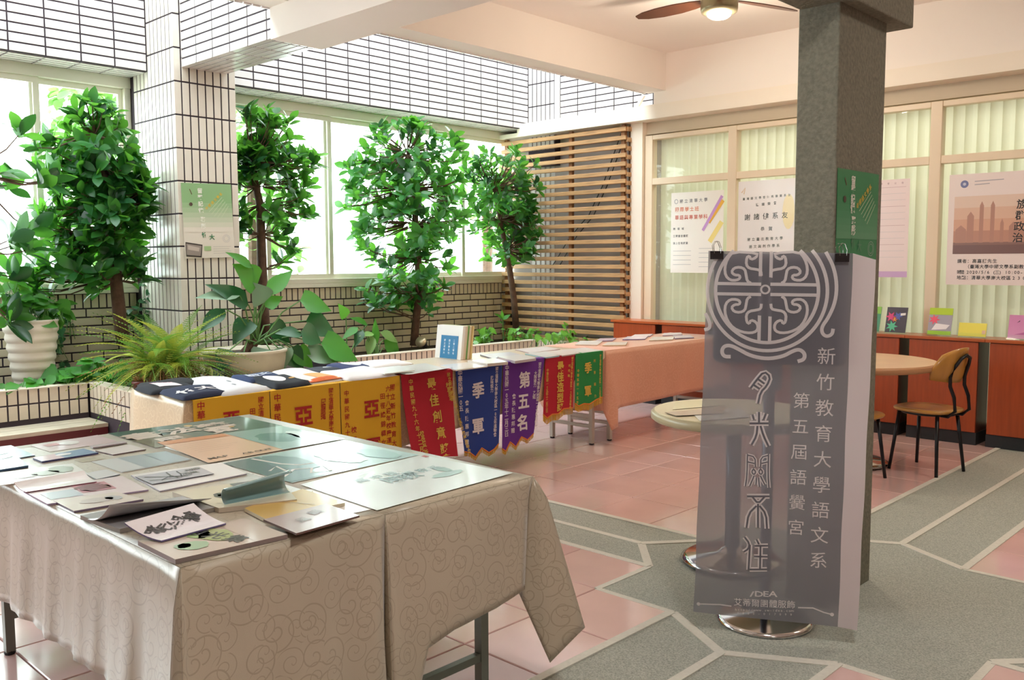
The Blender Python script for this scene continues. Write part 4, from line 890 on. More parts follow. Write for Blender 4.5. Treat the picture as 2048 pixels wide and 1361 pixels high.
def ground(label, boxes, X, n, size, m=M_big, kind='H', dz=.5, group='creeping plants in the planter', nm='creeping_plant'):
    c0 = on(boxes[0][0], boxes[0][1], x=X); t = thing(nm, label, 'plant', (c0.x, c0.y, dz), group); me = leaf_mesh('leaf', m, 1, .75, [0, .9, 1, .8, .45, 0], .1, .25)
    stp = MB()
    tot = sum(b[2]*b[3] for b in boxes)
    for bx, by, rx, ry in boxes:
        for _ in range(max(3, int(n*rx*ry/tot))):
            p = on(bx+U(-rx, rx), by+U(-ry, ry), x=X+U(-.12, .12)); d = Vector((U(-.4, 1), U(-1, 1), U(-.6, .3)))
            link('leaf', me, t, orient(p, d, Vector((.5, -.3, 1)), U(*size), U(-.4, .4)))
            stp.tube([(p.x+U(-.05, .05), p.y+U(-.05, .05), max(dz, p.z-.12)), p], .0025, 4, False)
    stp.obj('vine_stems', M_stem, t)['kind'] = 'stuff'; return t
ground('creeping green plant on the soil between white urn and fern', [(165, 745, 55, 16), (205, 735, 45, 18), (120, 755, 25, 12), (60, 770, 60, 8), (225, 755, 30, 14)], -6.72, 120, (.07, .13), M_big)
ground('dark creeping plant climbing the wall right of the white urn', [(115, 690, 12, 45), (120, 640, 25, 15), (285, 620, 22, 25), (300, 590, 12, 40)], -7.35, 80, (.06, .10), M_bigd)
ground('bright creeping plant at the foot of the slender tree', [(1000, 668, 40, 10), (1045, 665, 30, 12), (960, 674, 22, 8)], -6.75, 70, (.06, .11), leafmat('fresh leaf', '5E9F3A', 'A8D850', .35))
ground('bright creeping plant at the foot of the trellis near the leftmost cabinet', [(1110, 672, 25, 8), (1135, 660, 14, 16), (1165, 676, 25, 6), (1085, 676, 20, 6)], -6.2, 50, (.06, .11), MC['fresh leaf'])
small('young sprout in front of the brick wall left of the slender tree', [((1006, 640), (992, 630), .04, M_big, 'L', 1), ((1006, 640), (1022, 630), .04, M_big, 'L', 1), ((1006, 648), (996, 645), .03, M_big, 'L', 1), ((1005, 637), (1004, 624), .03, M_big, 'L', 1)], -6.9, (1007, 662))
# white urn with trailing plant
uy = on(64, 700, x=-6.95).y; ur = thing('ribbed_urn', 'tall white ribbed urn at the left window', 'urn', (-6.95, uy, .5)); pr_ = [(.115, .50)]
for k in range(7):
    z0 = .52+.068*k; r0 = .118+.0085*k; pr_ += [(r0, z0), (r0+.010, z0+.012), (r0+.012, z0+.035), (r0+.006, z0+.06)]
pr_ += [(.178, 1.00), (.185, 1.012), (.178, 1.02), (.165, 1.012), (.16, .96)]
MB().lathe((-6.95, uy, 0), pr_, 48).obj('body', mat('white glazed urn', 'E6DFD2', .4), ur, smooth=True); MB().lathe((-6.95, uy, 0), [(.162, .96), (.16, .975)], 24).obj('soil', M_soil, ur)
ground('trailing green plant growing out of the white urn', [(65, 615, 45, 22), (40, 600, 30, 20), (100, 625, 25, 18), (125, 610, 18, 12), (20, 590, 20, 25)], -6.93, 110, (.08, .14), M_big, nm='trailing_plant', dz=1.0)
# fern
fc_ = on(335, 712, x=-6.1); fc_.z = .69; fe = thing('fern', 'feathery yellow green fern with brown roots in a low pot', 'plant', (fc_.x, fc_.y, .56), 'potted plants in the planter')
fm = MB(); N_ = 30
for i in range(N_):
    t = (i+1)/N_; L_ = .10*math.sin(math.pi*min(1, t*.95+.08))**.8; x = t; z = -.75*t*t
    for s_ in (-1, 1):
        fm.add([(x-.006, 0, z), (x+.006, 0, z), (x+.022, s_*L_, z-.02), (x+.008, s_*L_*.9, z-.018)], [(0, 1, 2, 3) if s_ > 0 else (3, 2, 1, 0)])
fm.add([(i/N_, w_, -.75*(i/N_)**2+.002) for i in range(N_+1) for w_ in (-.004, .004)], [(2*i, 2*i+2, 2*i+3, 2*i+1) for i in range(N_)])
fme = [fm.mesh('frond', M_fern), fm.mesh('frond', leafmat('olive fern', '9AA840', 'C8D050', .3, .5))]; fdry = fm.mesh('frond', mat('dry frond', '8A6238', .8, var=.15))
for k in range(190):
    az = k*2.39996; el = U(.1, 1.4) if k % 3 else U(-.2, .5); L_ = U(.30, .52); d = Vector((math.cos(az)*math.cos(el)*.8, math.sin(az)*math.cos(el), math.sin(el)))
    link('frond', fdry if (k % 5 == 0 and el < .5) else fme[k % 2], fe, orient(fc_+Vector((U(-.08, .08), U(-.12, .12), U(-.02, .05))), d, Vector((0, 0, 1)), L_, U(-.3, .3)))
rm = MB()
for k in range(160):
    a = U(0, 6.28); r0 = U(.02, .15); p = fc_+Vector((r0*math.cos(a), r0*math.sin(a), .02)); rm.tube([p, p+Vector((.05*math.cos(a), .05*math.sin(a), -.05)), p+Vector((.08*math.cos(a), .08*math.sin(a), U(-.15, -.08)))], .004, 4, False)
rm.obj('roots', mat('root brown', '6E4A30', .9), fe)['kind'] = 'stuff'
po = thing('low_pot', 'low pale pot below the fern', 'pot', (fc_.x, fc_.y, .5)); MB().lathe((fc_.x, fc_.y, 0), [(.13, .5), (.17, .56), (.175, .60), (.16, .60)], 30).obj('bowl', MC['cream pot'], po, smooth=True)
rp_ = on(277, 745, x=-5.95); po = thing('small_red_pot', 'small dark red pot left of the fern', 'pot', (rp_.x, rp_.y, .5)); MB().lathe((rp_.x, rp_.y, 0), [(.03, .5), (.038, .60), (.046, .605), (.046, .63), (.038, .63)], 24).obj('body', mat('dark red pot', '5C1F1C', .4), po, smooth=True)
dm = MB()
for k in range(60): a = U(0, 6.28); dm.tube([(rp_.x, rp_.y, .625), (rp_.x+.04*math.cos(a), rp_.y+.04*math.sin(a), U(.63, .67))], .002, 4, False)
dm.obj('dry_stems', MC['dry frond'], po)['kind'] = 'stuff'
# spotlights
def spot(label, px, py, X, d):
    p = on(px, py, x=X); t = thing('garden_spotlight', label, 'spotlight', (p.x, p.y, .5)); d = Vector(d).normalized()
    MB().tube([p-d*.07, p-d*.02, p+d*.0, p+d*.05], [.022, .028, .045, .055], 20).obj('housing', mat('dark lamp body', '2E3440', .4), t, smooth=True)
    MB().tube([p+d*.045, p+d*.06], [.057, .058], 24).obj('rim', mat('brass rim', 'B8A888', .3, .6), t, smooth=True); MB().tube([(p.x, p.y, .49), p-d*.03], .008, 6).obj('spike', M_black, t)
spot('small garden spotlight beside the middle tree trunk', 846, 688, -6.85, (.35, -.8, .45)); spot('small pale spotlight right of the fern', 432, 750, -5.95, (-.1, -.9, .1))

# ================================================================== THINGS ON THE NEAR TABLES
def P2(c, z): return [on(px, py, z=z) for px, py in c]
def cmat(c, rough=.3): return mat('print ' + c, c, rough, spec=.6, coat=.35)
def sheet(name, label, cat, corners, z, th, top, edge='E8E6E2', group='papers and booklets on the near display', rough=.28, curl=None, prints=(), bulge=0):
    """corners in order: near-left, near-right, far-right, far-left (photo pixels on the table plane)"""
    q = P2(corners, z); nx, ny = 10, 8; b = MB(); vs = []
    def P(u, v, h=0):
        p = q[0]*(1-u)*(1-v)+q[1]*u*(1-v)+q[2]*u*v+q[3]*(1-u)*v; p = p.copy(); p.z = z+th+h+bulge*math.sin(math.pi*v)*.5+bulge*math.sin(math.pi*u)*.5
        if curl: 
            k = max(0, (curl[0]*u+curl[1]*v+curl[2])); p.z += curl[3]*k*k
        return p
    for j in range(ny+1):
        for i in range(nx+1): vs.append(P(i/nx, j/ny))
    b.add(vs, [(j*(nx+1)+i, j*(nx+1)+i+1, (j+1)*(nx+1)+i+1, (j+1)*(nx+1)+i) for j in range(ny) for i in range(nx)])
    # skirts and underside
    ring = [i for i in range(nx+1)]+[(j)*(nx+1)+nx for j in range(1, ny+1)]+[ny*(nx+1)+i for i in range(nx-1, -1, -1)]+[j*(nx+1) for j in range(ny-1, 0, -1)]
    m = len(ring); k0 = len(b.v)
    if curl: low = [Vector(b.v[r])-Vector((0, 0, th)) for r in ring]
    else: low = [Vector((b.v[r][0], b.v[r][1], z+.0005)) for r in ring]
    b.v += [tuple(v) for v in low]; sf = [(ring[i], k0+i, k0+(i+1) % m, ring[(i+1) % m]) for i in range(m)]; b.f += sf; b.m += [1]*len(sf); 
    if curl:
        k1 = len(b.v); b.v += [(v[0], v[1], v[2]-th) for v in b.v[:(nx+1)*(ny+1)]]; uf = [(k1+j*(nx+1)+i, k1+(j+1)*(nx+1)+i, k1+(j+1)*(nx+1)+i+1, k1+j*(nx+1)+i+1) for j in range(ny) for i in range(nx)]; b.f += uf; b.m += [1]*len(uf)
    else: b.f += [tuple(k0+i for i in range(m))[::-1]]; b.m += [1]
    o = b.obj(name, [cmat(top, rough), cmat(edge, .6)]); tag(o, label, cat, group)
    Lx = {}
    def lm(c): return Lx.setdefault(c, MB())
    A = (q[1]-q[0]); Bv = (q[3]-q[0]); la, lb2 = A.length, Bv.length
    for pr in prints:
        k = pr[0]
        if k == 'r':                              # rect u0 v0 u1 v1 colour
            _, u0, v0, u1, v1, c = pr[:6]; n = 6
            g = [P(u0+(u1-u0)*i/n, v0+(v1-v0)*j/n, .0008) for j in range(n+1) for i in range(n+1)]
            lm(c).add(g, [(j*(n+1)+i, j*(n+1)+i+1, (j+1)*(n+1)+i+1, (j+1)*(n+1)+i) for j in range(n) for i in range(n)])
        elif k == 'e':                            # blob cu cv ru rv colour
            _, cu, cv, ru, rv, c = pr; n = 18; g = [P(cu, cv, .001)]+[P(cu+ru*math.cos(6.2832*i/n)*(1+.12*math.sin(i*2.2)), cv+rv*math.sin(6.2832*i/n)*(1+.1*math.sin(i*3.1)), .001) for i in range(n)]
            lm(c).add(g, [(0, 1+i, 1+(i+1) % n) for i in range(n)])
        elif k == 'l':                            # line of points
            _, pts, wd, c = pr; g = []
            for i, (u, v) in enumerate(pts):
                u2, v2 = pts[min(i+1, len(pts)-1)]; u1, v1 = pts[max(i-1, 0)]; du, dv = (u2-u1)*la, (v2-v1)*lb2; L_ = math.hypot(du, dv) or 1
                g += [P(u-dv/L_*wd/la/2, v+du/L_*wd/lb2/2, .0012), P(u+dv/L_*wd/la/2, v-du/L_*wd/lb2/2, .0012)]
            lm(c).add(g, [(2*i+1, 2*i+3, 2*i+2, 2*i) for i in range(len(pts)-1)])
        elif k == 't':                            # text chars: (u,v) start, (u,v) end, size m, colour, rot, txt
            _, txt, p0, p1, sz, c, rot = pr[:7]; off = pr[7] if len(pr) > 7 else .01; n = len(txt)
            for i, ch in enumerate(txt):
                if ch == ' ': continue
                t = i/max(1, n-1); cu, cv = p0[0]+(p1[0]-p0[0])*t, p0[1]+(p1[1]-p0[1])*t; gv, gf = glyph(ch, off); wide = ord(ch) > 255; cx = .5 if wide else .28; cr, sr = math.cos(rot), math.sin(rot)
                out = []
                for x, y, _z in gv: x = (x-cx)*sz; y = (y-.37)*sz; out.append(P(cu+(x*cr-y*sr)/la, cv+(x*sr+y*cr)/lb2, .0014))
                lm(c).add(out, gf)
    for c, mb in Lx.items(): mb.obj('print', cmat(c), o)
    return o
Z0 = ZT1+.002
def lines(u0, v0, u1, n, dv, c='9A9AA2', wd=.002): return [('l', [(u0, v0-i*dv), (u1-(i % 3)*.06, v0-i*dv)], wd, c) for i in range(n)]
G2 = 'posters on the near display'
sheet('poster', 'dark green poster with large pale calligraphy at the far edge of the near table', 'poster', [(312, 897), (565, 852), (478, 833), (215, 868)], Z0, .001, '4F6A62', group=G2, prints=[('r', .0, 0, .35, .5, '7C7460'), ('t', '書法藝', (.12, .62), (.66, .60), .15, 'EBDDD2', 0, .03), ('t', '展覽', (.2, .25), (.6, .3), .12, 'EFE2D8', 0, .03), ('e', .52, .8, .03, .05, 'E0C080'), ('e', .72, .4, .02, .04, 'D8B070')])
sheet('poster', 'orange and sea green poster in the middle of the near table', 'poster', [(417, 927), (690, 879), (562, 853), (314, 886)], Z0+.002, .001, 'E6C0A2', group=G2, prints=[('r', .52, .0, 1, 1, '8FB0AC'), ('e', .72, .5, .14, .25, '5E8A84'), ('e', .9, .4, .08, .3, 'C8DAD8'), ('r', 0, .86, .5, 1, 'D98E5A')]+lines(.08, .75, .42, 6, .07, 'A07E68')+[('t', 'MAP', (.06, .12), (.16, .12), .04, '4A3E3C', 0), ('t', 'ABOUT', (.28, .10), (.46, .10), .035, '4A3E3C', 0)])
sheet('poster', 'teal poster with white brush strokes beside the pale poster', 'poster', [(583, 967), (838, 911), (688, 881), (443, 928)], Z0+.001, .001, 'A9C6C8', group=G2, prints=[('r', 0, .02, .26, .98, '587478'), ('e', .3, .6, .12, .35, '6E8C90'), ('e', .62, .45, .12, .3, 'D6E6E8'), ('e', .85, .3, .1, .25, '8FB8B8'), ('l', [(.05, .2), (.2, .35), (.3, .28), (.22, .15), (.34, .1), (.4, .3)], .012, 'E8E6E2'), ('l', [(.2, .95), (.24, .6), (.3, .45), (.4, .42)], .012, 'E8E6E2'), ('l', [(.08, .45), (.18, .55), (.14, .3)], .01, 'E8E6E2')])
sheet('poster', 'pale bluish white poster nearest the right corner of the near table', 'poster', [(754, 1022), (1026, 947), (842, 911), (600, 970)], Z0+.0025, .001, 'DDE3E4', group=G2, prints=[('t', '高 中 職', (.30, .72), (.52, .70), .05, 'A8BCC0', 0), ('t', '國教', (.44, .55), (.56, .54), .08, '9DB6BC', 0), ('t', '語教系', (.60, .60), (.80, .58), .05, 'A6BEC4', 0), ('e', .74, .36, .12, .06, 'A9C4C4'), ('e', .8, .5, .04, .1, '9FBCBC'), ('r', .965, .9, 1, .96, 'C03040')]+lines(.2, .9, .5, 3, .05, 'B8C4C8'))
sheet('leaflet', 'white leaflet under the edge of the pale poster and the mauve booklet', 'paper', [(655, 1038), (757, 1017), (655, 975), (578, 985)], Z0, .0008, 'F1F1EE', prints=[('l', [(.0, .5), (.5, .9)], .004, 'C8B070')])
sheet('book', 'thin yellow book under the mauve booklet', 'book', [(533, 1047), (690, 1013), (605, 985), (489, 1024)], Z0+.001, .010, 'D6B468', 'CFC4A8', prints=[('l', [(.4, .9), (.7, .2)], .003, 'B08A48')])
sheet('booklet', 'mauve booklet lying on the yellow book at the front edge', 'booklet', [(593, 1072), (719, 1036), (652, 1012), (527, 1044)], Z0+.013, .006, 'B7A2A0', '6A5048', prints=[('t', '風', (.35, .5), (.4, .5), .04, '9A8684', .2), ('t', '韻', (.65, .7), (.7, .7), .04, '9A8684', .2)])
sheet('book', 'thick cream paged book with two seals, its teal cover curled over', 'book', [(438, 1027), (594, 1009), (556, 963), (345, 994)], Z0, .014, 'DFD8C2', 'C4B8A8', prints=[('r', .52, .62, .95, .98, '6F7480'), ('t', '竹塹', (.66, .80), (.82, .82), .05, 'D8D8DC', 0), ('e', .30, .52, .085, .13, '55555C'), ('e', .30, .52, .05, .07, 'DFD8C2'), ('e', .52, .55, .085, .13, '55585E'), ('t', '人', (.52, .55), (.54, .55), .03, 'DFD8C2', 0)])
# curled teal cover
def curl_sheet(label, A, B_, w_, r, m1, m2, turn=200, n=14, name='cover', parent=None, taper=.35):
    b = MB(); vs = []; A = Vector(A); B_ = Vector(B_); ax = (B_-A); L = ax.length; ax.normalize(); side = Vector((ax.y, -ax.x, 0)); K = 10
    for k in range(K+1):
        base = A.lerp(B_, k/K); rr_ = r*(1-taper*k/K)
        for i in range(n+1):
            a = math.radians(turn)*i/n; flat = w_*(1-taper*k/K)
            vs.append(base+side*(-rr_*math.sin(a)) + Vector((0, 0, rr_*(1-math.cos(a)))) - side*0)
    b.add(vs, [(k*(n+1)+i, k*(n+1)+i+1, (k+1)*(n+1)+i+1, (k+1)*(n+1)+i) for k in range(K) for i in range(n)])
    o = b.obj(name, m1, parent, smooth=True); sd = o.modifiers.new('thick', 'SOLIDIFY'); sd.thickness = .0008; return o
bkx = bpy.data.objects['book.001']
a_, b_ = on(450, 1010, z=Z0+.016), on(580, 985, z=Z0+.016)
curl_sheet('', a_, b_, .05, .022, mat('glossy teal cover', '7FA0A2', .12, coat=.6), None, 210, parent=bkx, taper=-.5)
gm = sheet('magazine', 'grey magazine with its cover curled back at the left front edge', 'magazine', [(240, 1068), (438, 1022), (384, 997), (161, 1040)], Z0, .012, 'A8A8AC', '8C857C', prints=[('l', [(.62, .95), (.55, .3)], .003, '5A5C66'), ('t', '文', (.06, .6), (.1, .6), .03, 'E8E8EA', 0)])
a_, b_ = on(232, 1061, z=Z0+.012), on(432, 1016, z=Z0+.012)
bb_ = MB(); vs = []; K = 12; fa = on(175, 1038, z=Z0+.014); fb = on(388, 996, z=Z0+.014)
for k in range(K+1):
    p0 = fa.lerp(fb, k/K); p1 = a_.lerp(b_, k/K); hh = .060*(1-.65*k/K)
    for i in range(9):
        t = i/8; q_ = p0.lerp(p1, t*.82); q_.z = Z0+.013+hh*t**2.2; vs.append(q_)
bb_.add(vs, [(k*9+i, k*9+i+1, (k+1)*9+i+1, (k+1)*9+i) for k in range(K) for i in range(8)])
cv = bb_.obj('cover', cmat('B4B3B4', .35), gm, smooth=True); sd = cv.modifiers.new('thick', 'SOLIDIFY'); sd.thickness = .001
sheet('booklet', 'beige book with green brush blots at the front corner of the near table', 'book', [(351, 1130), (575, 1079), (489, 1046), (276, 1092)], Z0, .012, 'CDBDB0', '8C7F7C', prints=[('e', .27, .35, .13, .17, '9DBE98'), ('e', .20, .42, .07, .1, '8FB592'), ('e', .55, .58, .14, .3, 'A9B878'), ('e', .45, .72, .1, .18, '8FB26A'), ('t', '月光集', (.47, .82), (.62, .25), .055, '3A3F3A', -1.2, .02), ('r', .7, 0, .705, 1, 'B8A89C')])
sheet('booklet', 'small white booklet with black brush writing, lifted at one side', 'booklet', [(323, 1085), (452, 1050), (388, 1032), (250, 1073)], Z0+.014, .004, 'EDE9F0', '6A6090', curl=(.0, 1, -.0, .03), prints=[('t', '詩心雅集', (.18, .5), (.78, .62), .045, '34363C', -.9, .02)])
sheet('booklet', 'cream booklet between the grey magazine and the pink seal magazine', 'booklet', [(148, 1027), (287, 1003), (232, 988), (107, 1006)], Z0, .006, 'E9E2DC', '6E5C78', prints=[('e', .5, .5, .25, .2, 'D8D2D0'), ('e', .75, .5, .12, .2, 'C8CCD0')])
sheet('magazine', 'pinkish magazine with a red seal print', 'magazine', [(95, 1012), (297, 983), (244, 955), (47, 986)], Z0, .005, 'F0E6EA', 'A898B8', prints=[('r', .42, .32, .76, .82, 'D9A0B0'), ('t', '書', (.58, .57), (.6, .57), .09, '8E5A68', .3, .03), ('r', .08, .2, .4, .65, 'C8D4E2')])
sheet('leaflet', 'white folded leaflet with a curled edge at the left rim', 'paper', [(52, 986), (193, 965), (168, 952), (28, 976)], Z0+.007, .002, 'F6F7FA', '8A3A50', curl=(0, 1, -.3, .03))
sheet('leaflet', 'white brochure with faint grey green trees at the left edge', 'paper', [(0, 973), (176, 949), (145, 929), (-40, 952)], Z0, .003, 'F4F6F6', prints=[('e', .8, .6, .14, .28, 'BCC8C0'), ('e', .6, .45, .15, .18, 'CAD4CE'), ('e', .35, .4, .15, .12, 'D4DCD8')])
sheet('leaflet', 'small white card beside the tree brochure', 'paper', [(193, 961), (240, 951), (213, 941), (169, 949)], Z0+.001, .003, 'E6EAEE', '707888')
sheet('leaflet', 'grey blue sheet of landscape photos in the middle left', 'poster', [(244, 947), (383, 921), (330, 904), (182, 925)], Z0, .002, 'C3CED4', prints=[('r', .0, .02, .33, .98, 'DCE2E4'), ('r', .35, .02, .66, .98, 'B6C4CC'), ('r', .68, .02, 1, .98, 'A8BAC4')])
fo_ = sheet('folder', 'white folder under the orchid drawing', 'folder', [(320, 985), (494, 950), (442, 928), (262, 953)], Z0, .004, 'F8F8FA', 'A8A4B8')
sheet('drawing', 'grey card with black ink orchid leaves lying on the white folder', 'paper', [(305, 970), (428, 949), (398, 935), (270, 955)], Z0+.006, .002, 'C4C6D2', '5A5A66', prints=[('l', [(.08, .75), (.25, .55), (.45, .35), (.62, .2)], .005, '30343C'), ('l', [(.2, .2), (.35, .4), (.5, .3), (.7, .25)], .005, '30343C'), ('l', [(.45, .9), (.42, .5), (.46, .2)], .005, '30343C'), ('l', [(.6, .85), (.58, .5), (.52, .2)], .004, '30343C'), ('l', [(.05, .35), (.3, .2), (.5, .12)], .004, '30343C'), ('t', '蘭香', (.78, .75), (.9, .8), .03, '50545C', 0), ('t', '清風', (.65, .45), (.78, .45), .03, '30343C', 0)])
sheet('leaflet', 'pale pink poster at the far left edge of the near table', 'poster', [(100, 905), (236, 884), (195, 871), (60, 892)], Z0, .001, 'E6D2D8', prints=[('r', .12, .55, .32, .8, 'D89098'), ('e', .45, .6, .14, .22, 'F4F2F4')])
sheet('leaflet', 'narrow folded leaflet behind the small white card', 'paper', [(186, 898), (254, 888), (246, 885), (180, 895)], Z0+.002, .005, 'D8CED6', 'B0A4B0')
sheet('leaflet', 'white card with dark edge behind the blue pamphlet', 'paper', [(226, 912), (292, 901), (258, 891), (191, 904)], Z0, .004, 'F2EFEE', '6E5A64')
sheet('booklet', 'blue and pink pamphlet, small and narrow', 'booklet', [(84, 927), (197, 909), (167, 901), (66, 920)], Z0, .006, '8FA8CC', '3A3A70', prints=[('r', 0, .0, .4, 1, 'D8B0C0'), ('e', .5, .6, .15, .2, 'F0F0F6')])
sheet('card', 'small beige printed card right of the pamphlet', 'card', [(166, 926), (208, 919), (190, 915), (149, 922)], Z0, .001, 'D8D2C0', prints=lines(.1, .8, .9, 4, .2, 'A8A290', .002))
sheet('booklet', 'light blue booklet cut by the left edge of the photo, farther one', 'booklet', [(-50, 934), (70, 913), (22, 893), (-95, 908)], Z0, .004, 'B4D2E0', '607890', prints=[('e', .62, .6, .16, .2, 'E6F0F4'), ('e', .5, .2, .2, .1, 'E4D4DC')])
sheet('booklet', 'blue booklet cut by the left edge of the photo, nearer one', 'booklet', [(-60, 954), (57, 936), (39, 921), (-70, 937)], Z0+.001, .008, 'A6CADC', '2C4A70')

# ================================================================== THINGS ON THE LONG TABLE
ZL = .737
def shirt(label, c, z, th, col, prints=(), edge=None):
    """softly folded shirt"""
    q = P2(c, z); nx, ny = 14, 12; b = MB(); seed = U(0, 9)
    def P(u, v, h=0):
        p = q[0]*(1-u)*(1-v)+q[1]*u*(1-v)+q[2]*u*v+q[3]*(1-u)*v; p = p.copy()
        e = min(u, 1-u, v, 1-v); k = min(1, e*9)**.5; p.z = z+.002+th*k*(1+.18*math.sin(u*7+seed)+.15*math.sin(v*6+seed*2))+h; 
        c_ = (q[0]+q[1]+q[2]+q[3])/4; f_ = 1-.05*(abs(2*u-1)*abs(2*v-1))**3; p.x = c_.x+(p.x-c_.x)*f_; p.y = c_.y+(p.y-c_.y)*f_; return p
    vs = [P(i/nx, j/ny) for j in range(ny+1) for i in range(nx+1)]; g = lambda i, j: j*(nx+1)+i
    b.add(vs, [(g(i, j), g(i+1, j), g(i+1, j+1), g(i, j+1)) for j in range(ny) for i in range(nx)])
    ring = [g(i, 0) for i in range(nx+1)]+[g(nx, j) for j in range(1, ny+1)]+[g(i, ny) for i in range(nx-1, -1, -1)]+[g(0, j) for j in range(ny-1, 0, -1)]; m = len(ring); k0 = len(b.v)
    b.v += [(b.v[r][0], b.v[r][1], z+.0005) for r in ring]; b.f += [(ring[i], k0+i, k0+(i+1) % m, ring[(i+1) % m]) for i in range(m)]+[tuple(k0+i for i in range(m))[::-1]]; b.m += [0]*(m+1)
    o = b.obj('folded_shirt', mat('shirt '+col, col, .9, bump=.2, bscale=500), smooth=True); tag(o, label, 'shirt', 'folded shirts on the long table')
    L = {}
    for pr in prints:
        mb = L.setdefault(pr[-1], MB())
        if pr[0] == 'e':
            _, cu, cv, ru, rv, cc = pr; n = 18; mb.add([P(cu, cv, .0025)]+[P(cu+ru*math.cos(6.2832*i/n), cv+rv*math.sin(6.2832*i/n), .0025) for i in range(n)], [(0, 1+i, 1+(i+1) % n) for i in range(n)])
        elif pr[0] == 'r':
            _, u0, v0, u1, v1, cc = pr; n = 5; mb.add([P(u0+(u1-u0)*i/n, v0+(v1-v0)*j/n, .0025) for j in range(n+1) for i in range(n+1)], [(j*(n+1)+i, j*(n+1)+i+1, (j+1)*(n+1)+i+1, (j+1)*(n+1)+i) for j in range(n) for i in range(n)])
        elif pr[0] == 't':
            _, txt, p0, p1, sz, rot, cc = pr; n = len(txt); la = (q[1]-q[0]).length; lb_ = (q[3]-q[0]).length
            for i, ch in enumerate(txt):
                t = i/max(1, n-1); cu, cv = p0[0]+(p1[0]-p0[0])*t, p0[1]+(p1[1]-p0[1])*t; gv, gf = glyph(ch, .03); cr, sr = math.cos(rot), math.sin(rot)
                mb.add([P(cu+((x-.5)*cr-(y-.37)*sr)*sz/la, cv+((x-.5)*sr+(y-.37)*cr)*sz/lb_, .003) for x, y, _z in gv], gf)
    for cc, mb in L.items(): mb.obj('print', mat('shirtprint '+cc, cc, .8), o)
shirt('black folded shirt at the far left corner of the long table', [(300, 788), (420, 768), (370, 759), (270, 771)], ZL, .018, '16181F')
shirt('black shirt with white and pink panel at the left end', [(300, 792), (405, 778), (355, 768), (264, 779)], ZL+.002, .020, '1B1E28', [('r', .3, .3, .75, .85, 'E8DCE0'), ('r', .3, .78, .78, .85, 'C03A60')])
shirt('navy shirt with white lettering at the front left corner', [(366, 803), (460, 789), (425, 774), (312, 787)], ZL+.004, .022, '262F4C', [('t', '竹大', (.3, .4), (.7, .5), .12, 0, 'E8E8EC')])
shirt('large white shirt second along the front', [(445, 795), (551, 780), (445, 757), (358, 764)], ZL+.001, .022, 'E8ECF2', [('e', .6, .5, .03, .05, 'A0A4AC'), ('e', .5, .3, .03, .04, 'A0A4AC')])
shirt('navy blue shirt with thin white sketch behind the white panel shirt', [(500, 768), (570, 757), (540, 750), (455, 757)], ZL+.001, .020, '2C3D62', [('t', '語文', (.35, .5), (.65, .5), .09, 0, 'C8D0E0')])
shirt('black shirt with a white cloud shaped panel', [(552, 781), (628, 770), (570, 756), (497, 761)], ZL+.003, .022, '20252F', [('e', .42, .62, .26, .24, 'EDEDF0'), ('l' if 0 else 'e', .8, .5, .08, .05, 'C8A060')])
shirt('white and orange shirt with orange hem', [(624, 771), (692, 761), (602, 740), (535, 747)], ZL+.001, .020, 'F2EDE8', [('r', .35, .04, .97, .45, 'F0B070'), ('r', .02, .02, .98, .12, 'E06A28')])
shirt('charcoal shirt with small white print at the back row', [(640, 752), (690, 744), (655, 738), (592, 743)], ZL+.001, .020, '39404C', [('e', .7, .5, .15, .15, 'D8DCE0')])
shirt('white shirt in front of the navy print shirt', [(698, 764), (800, 752), (730, 737), (628, 750)], ZL+.002, .020, 'F0EFF2')
shirt('navy shirt with white curly print in the back row', [(690, 745), (745, 736), (705, 728), (645, 735)], ZL+.001, .020, '35406A', [('e', .6, .5, .3, .3, 'DADDE8')])
shirt('white folded shirt at the back of the shirt rows', [(745, 738), (830, 729), (795, 722), (700, 729)], ZL, .016, 'F3F4F6')
GP = 'papers and books on the long table'
def flat(name, label, cat, c, th, col, edge='F2F0EC', z=ZL, **k): return sheet(name, label, cat, c, z, th, col, edge, group=GP, **k)
flat('poster', 'white poster lying over the top of the big crimson pennant, its edge curling up', 'poster', [(826, 754), (905, 741), (850, 727), (760, 738)], .001, 'F4F2F2', z=ZL+.006, curl=(0, -1, .4, .10))
flat('paper_sheet', 'white sheet between shirts and the big white book', 'paper', [(770, 750), (830, 742), (800, 733), (740, 740)], .006, 'F6F6F8', z=ZL+.02)
flat('book', 'thick white book lying flat in front of the upright books', 'book', [(975, 734), (1016, 730), (990, 722), (935, 727)], .020, 'F4F4F0', 'D8CFC8', z=ZL)
flat('book', 'flat white paper stack left of the thick white book', 'paper', [(912, 743), (975, 735), (940, 727), (880, 733)], .008, 'F6F6F4')
flat('book', 'thick white book over the purple pennant', 'book', [(1030, 728), (1072, 722), (1045, 714), (995, 719)], .018, 'F2F2F4', 'C8BEC8')
flat('booklet', 'pale lilac booklet behind the book over the purple pennant', 'booklet', [(985, 720), (1045, 713), (1020, 707), (960, 712)], .010, 'E6E4F0', '8A88A8')
flat('booklet', 'white booklet with blue corner over the small crimson pennant', 'booklet', [(1092, 718), (1120, 714), (1090, 706), (1050, 710)], .010, 'F2F6F8', '9CC0CC')
flat('booklet', 'white booklet above the small crimson pennant', 'booklet', [(1125, 714), (1160, 709), (1128, 702), (1085, 706)], .009, 'F6F1F2', 'C0A8A8')
flat('booklet', 'white booklet above the green pennant', 'booklet', [(1165, 708), (1203, 703), (1170, 697), (1125, 702)], .007, 'F8F6F6')
flat('magazine', 'wide white magazine at the back edge before the pink cloth', 'magazine', [(1060, 708), (1120, 700), (1090, 695), (1030, 701)], .006, 'F6F0F2', 'B8A0A8')
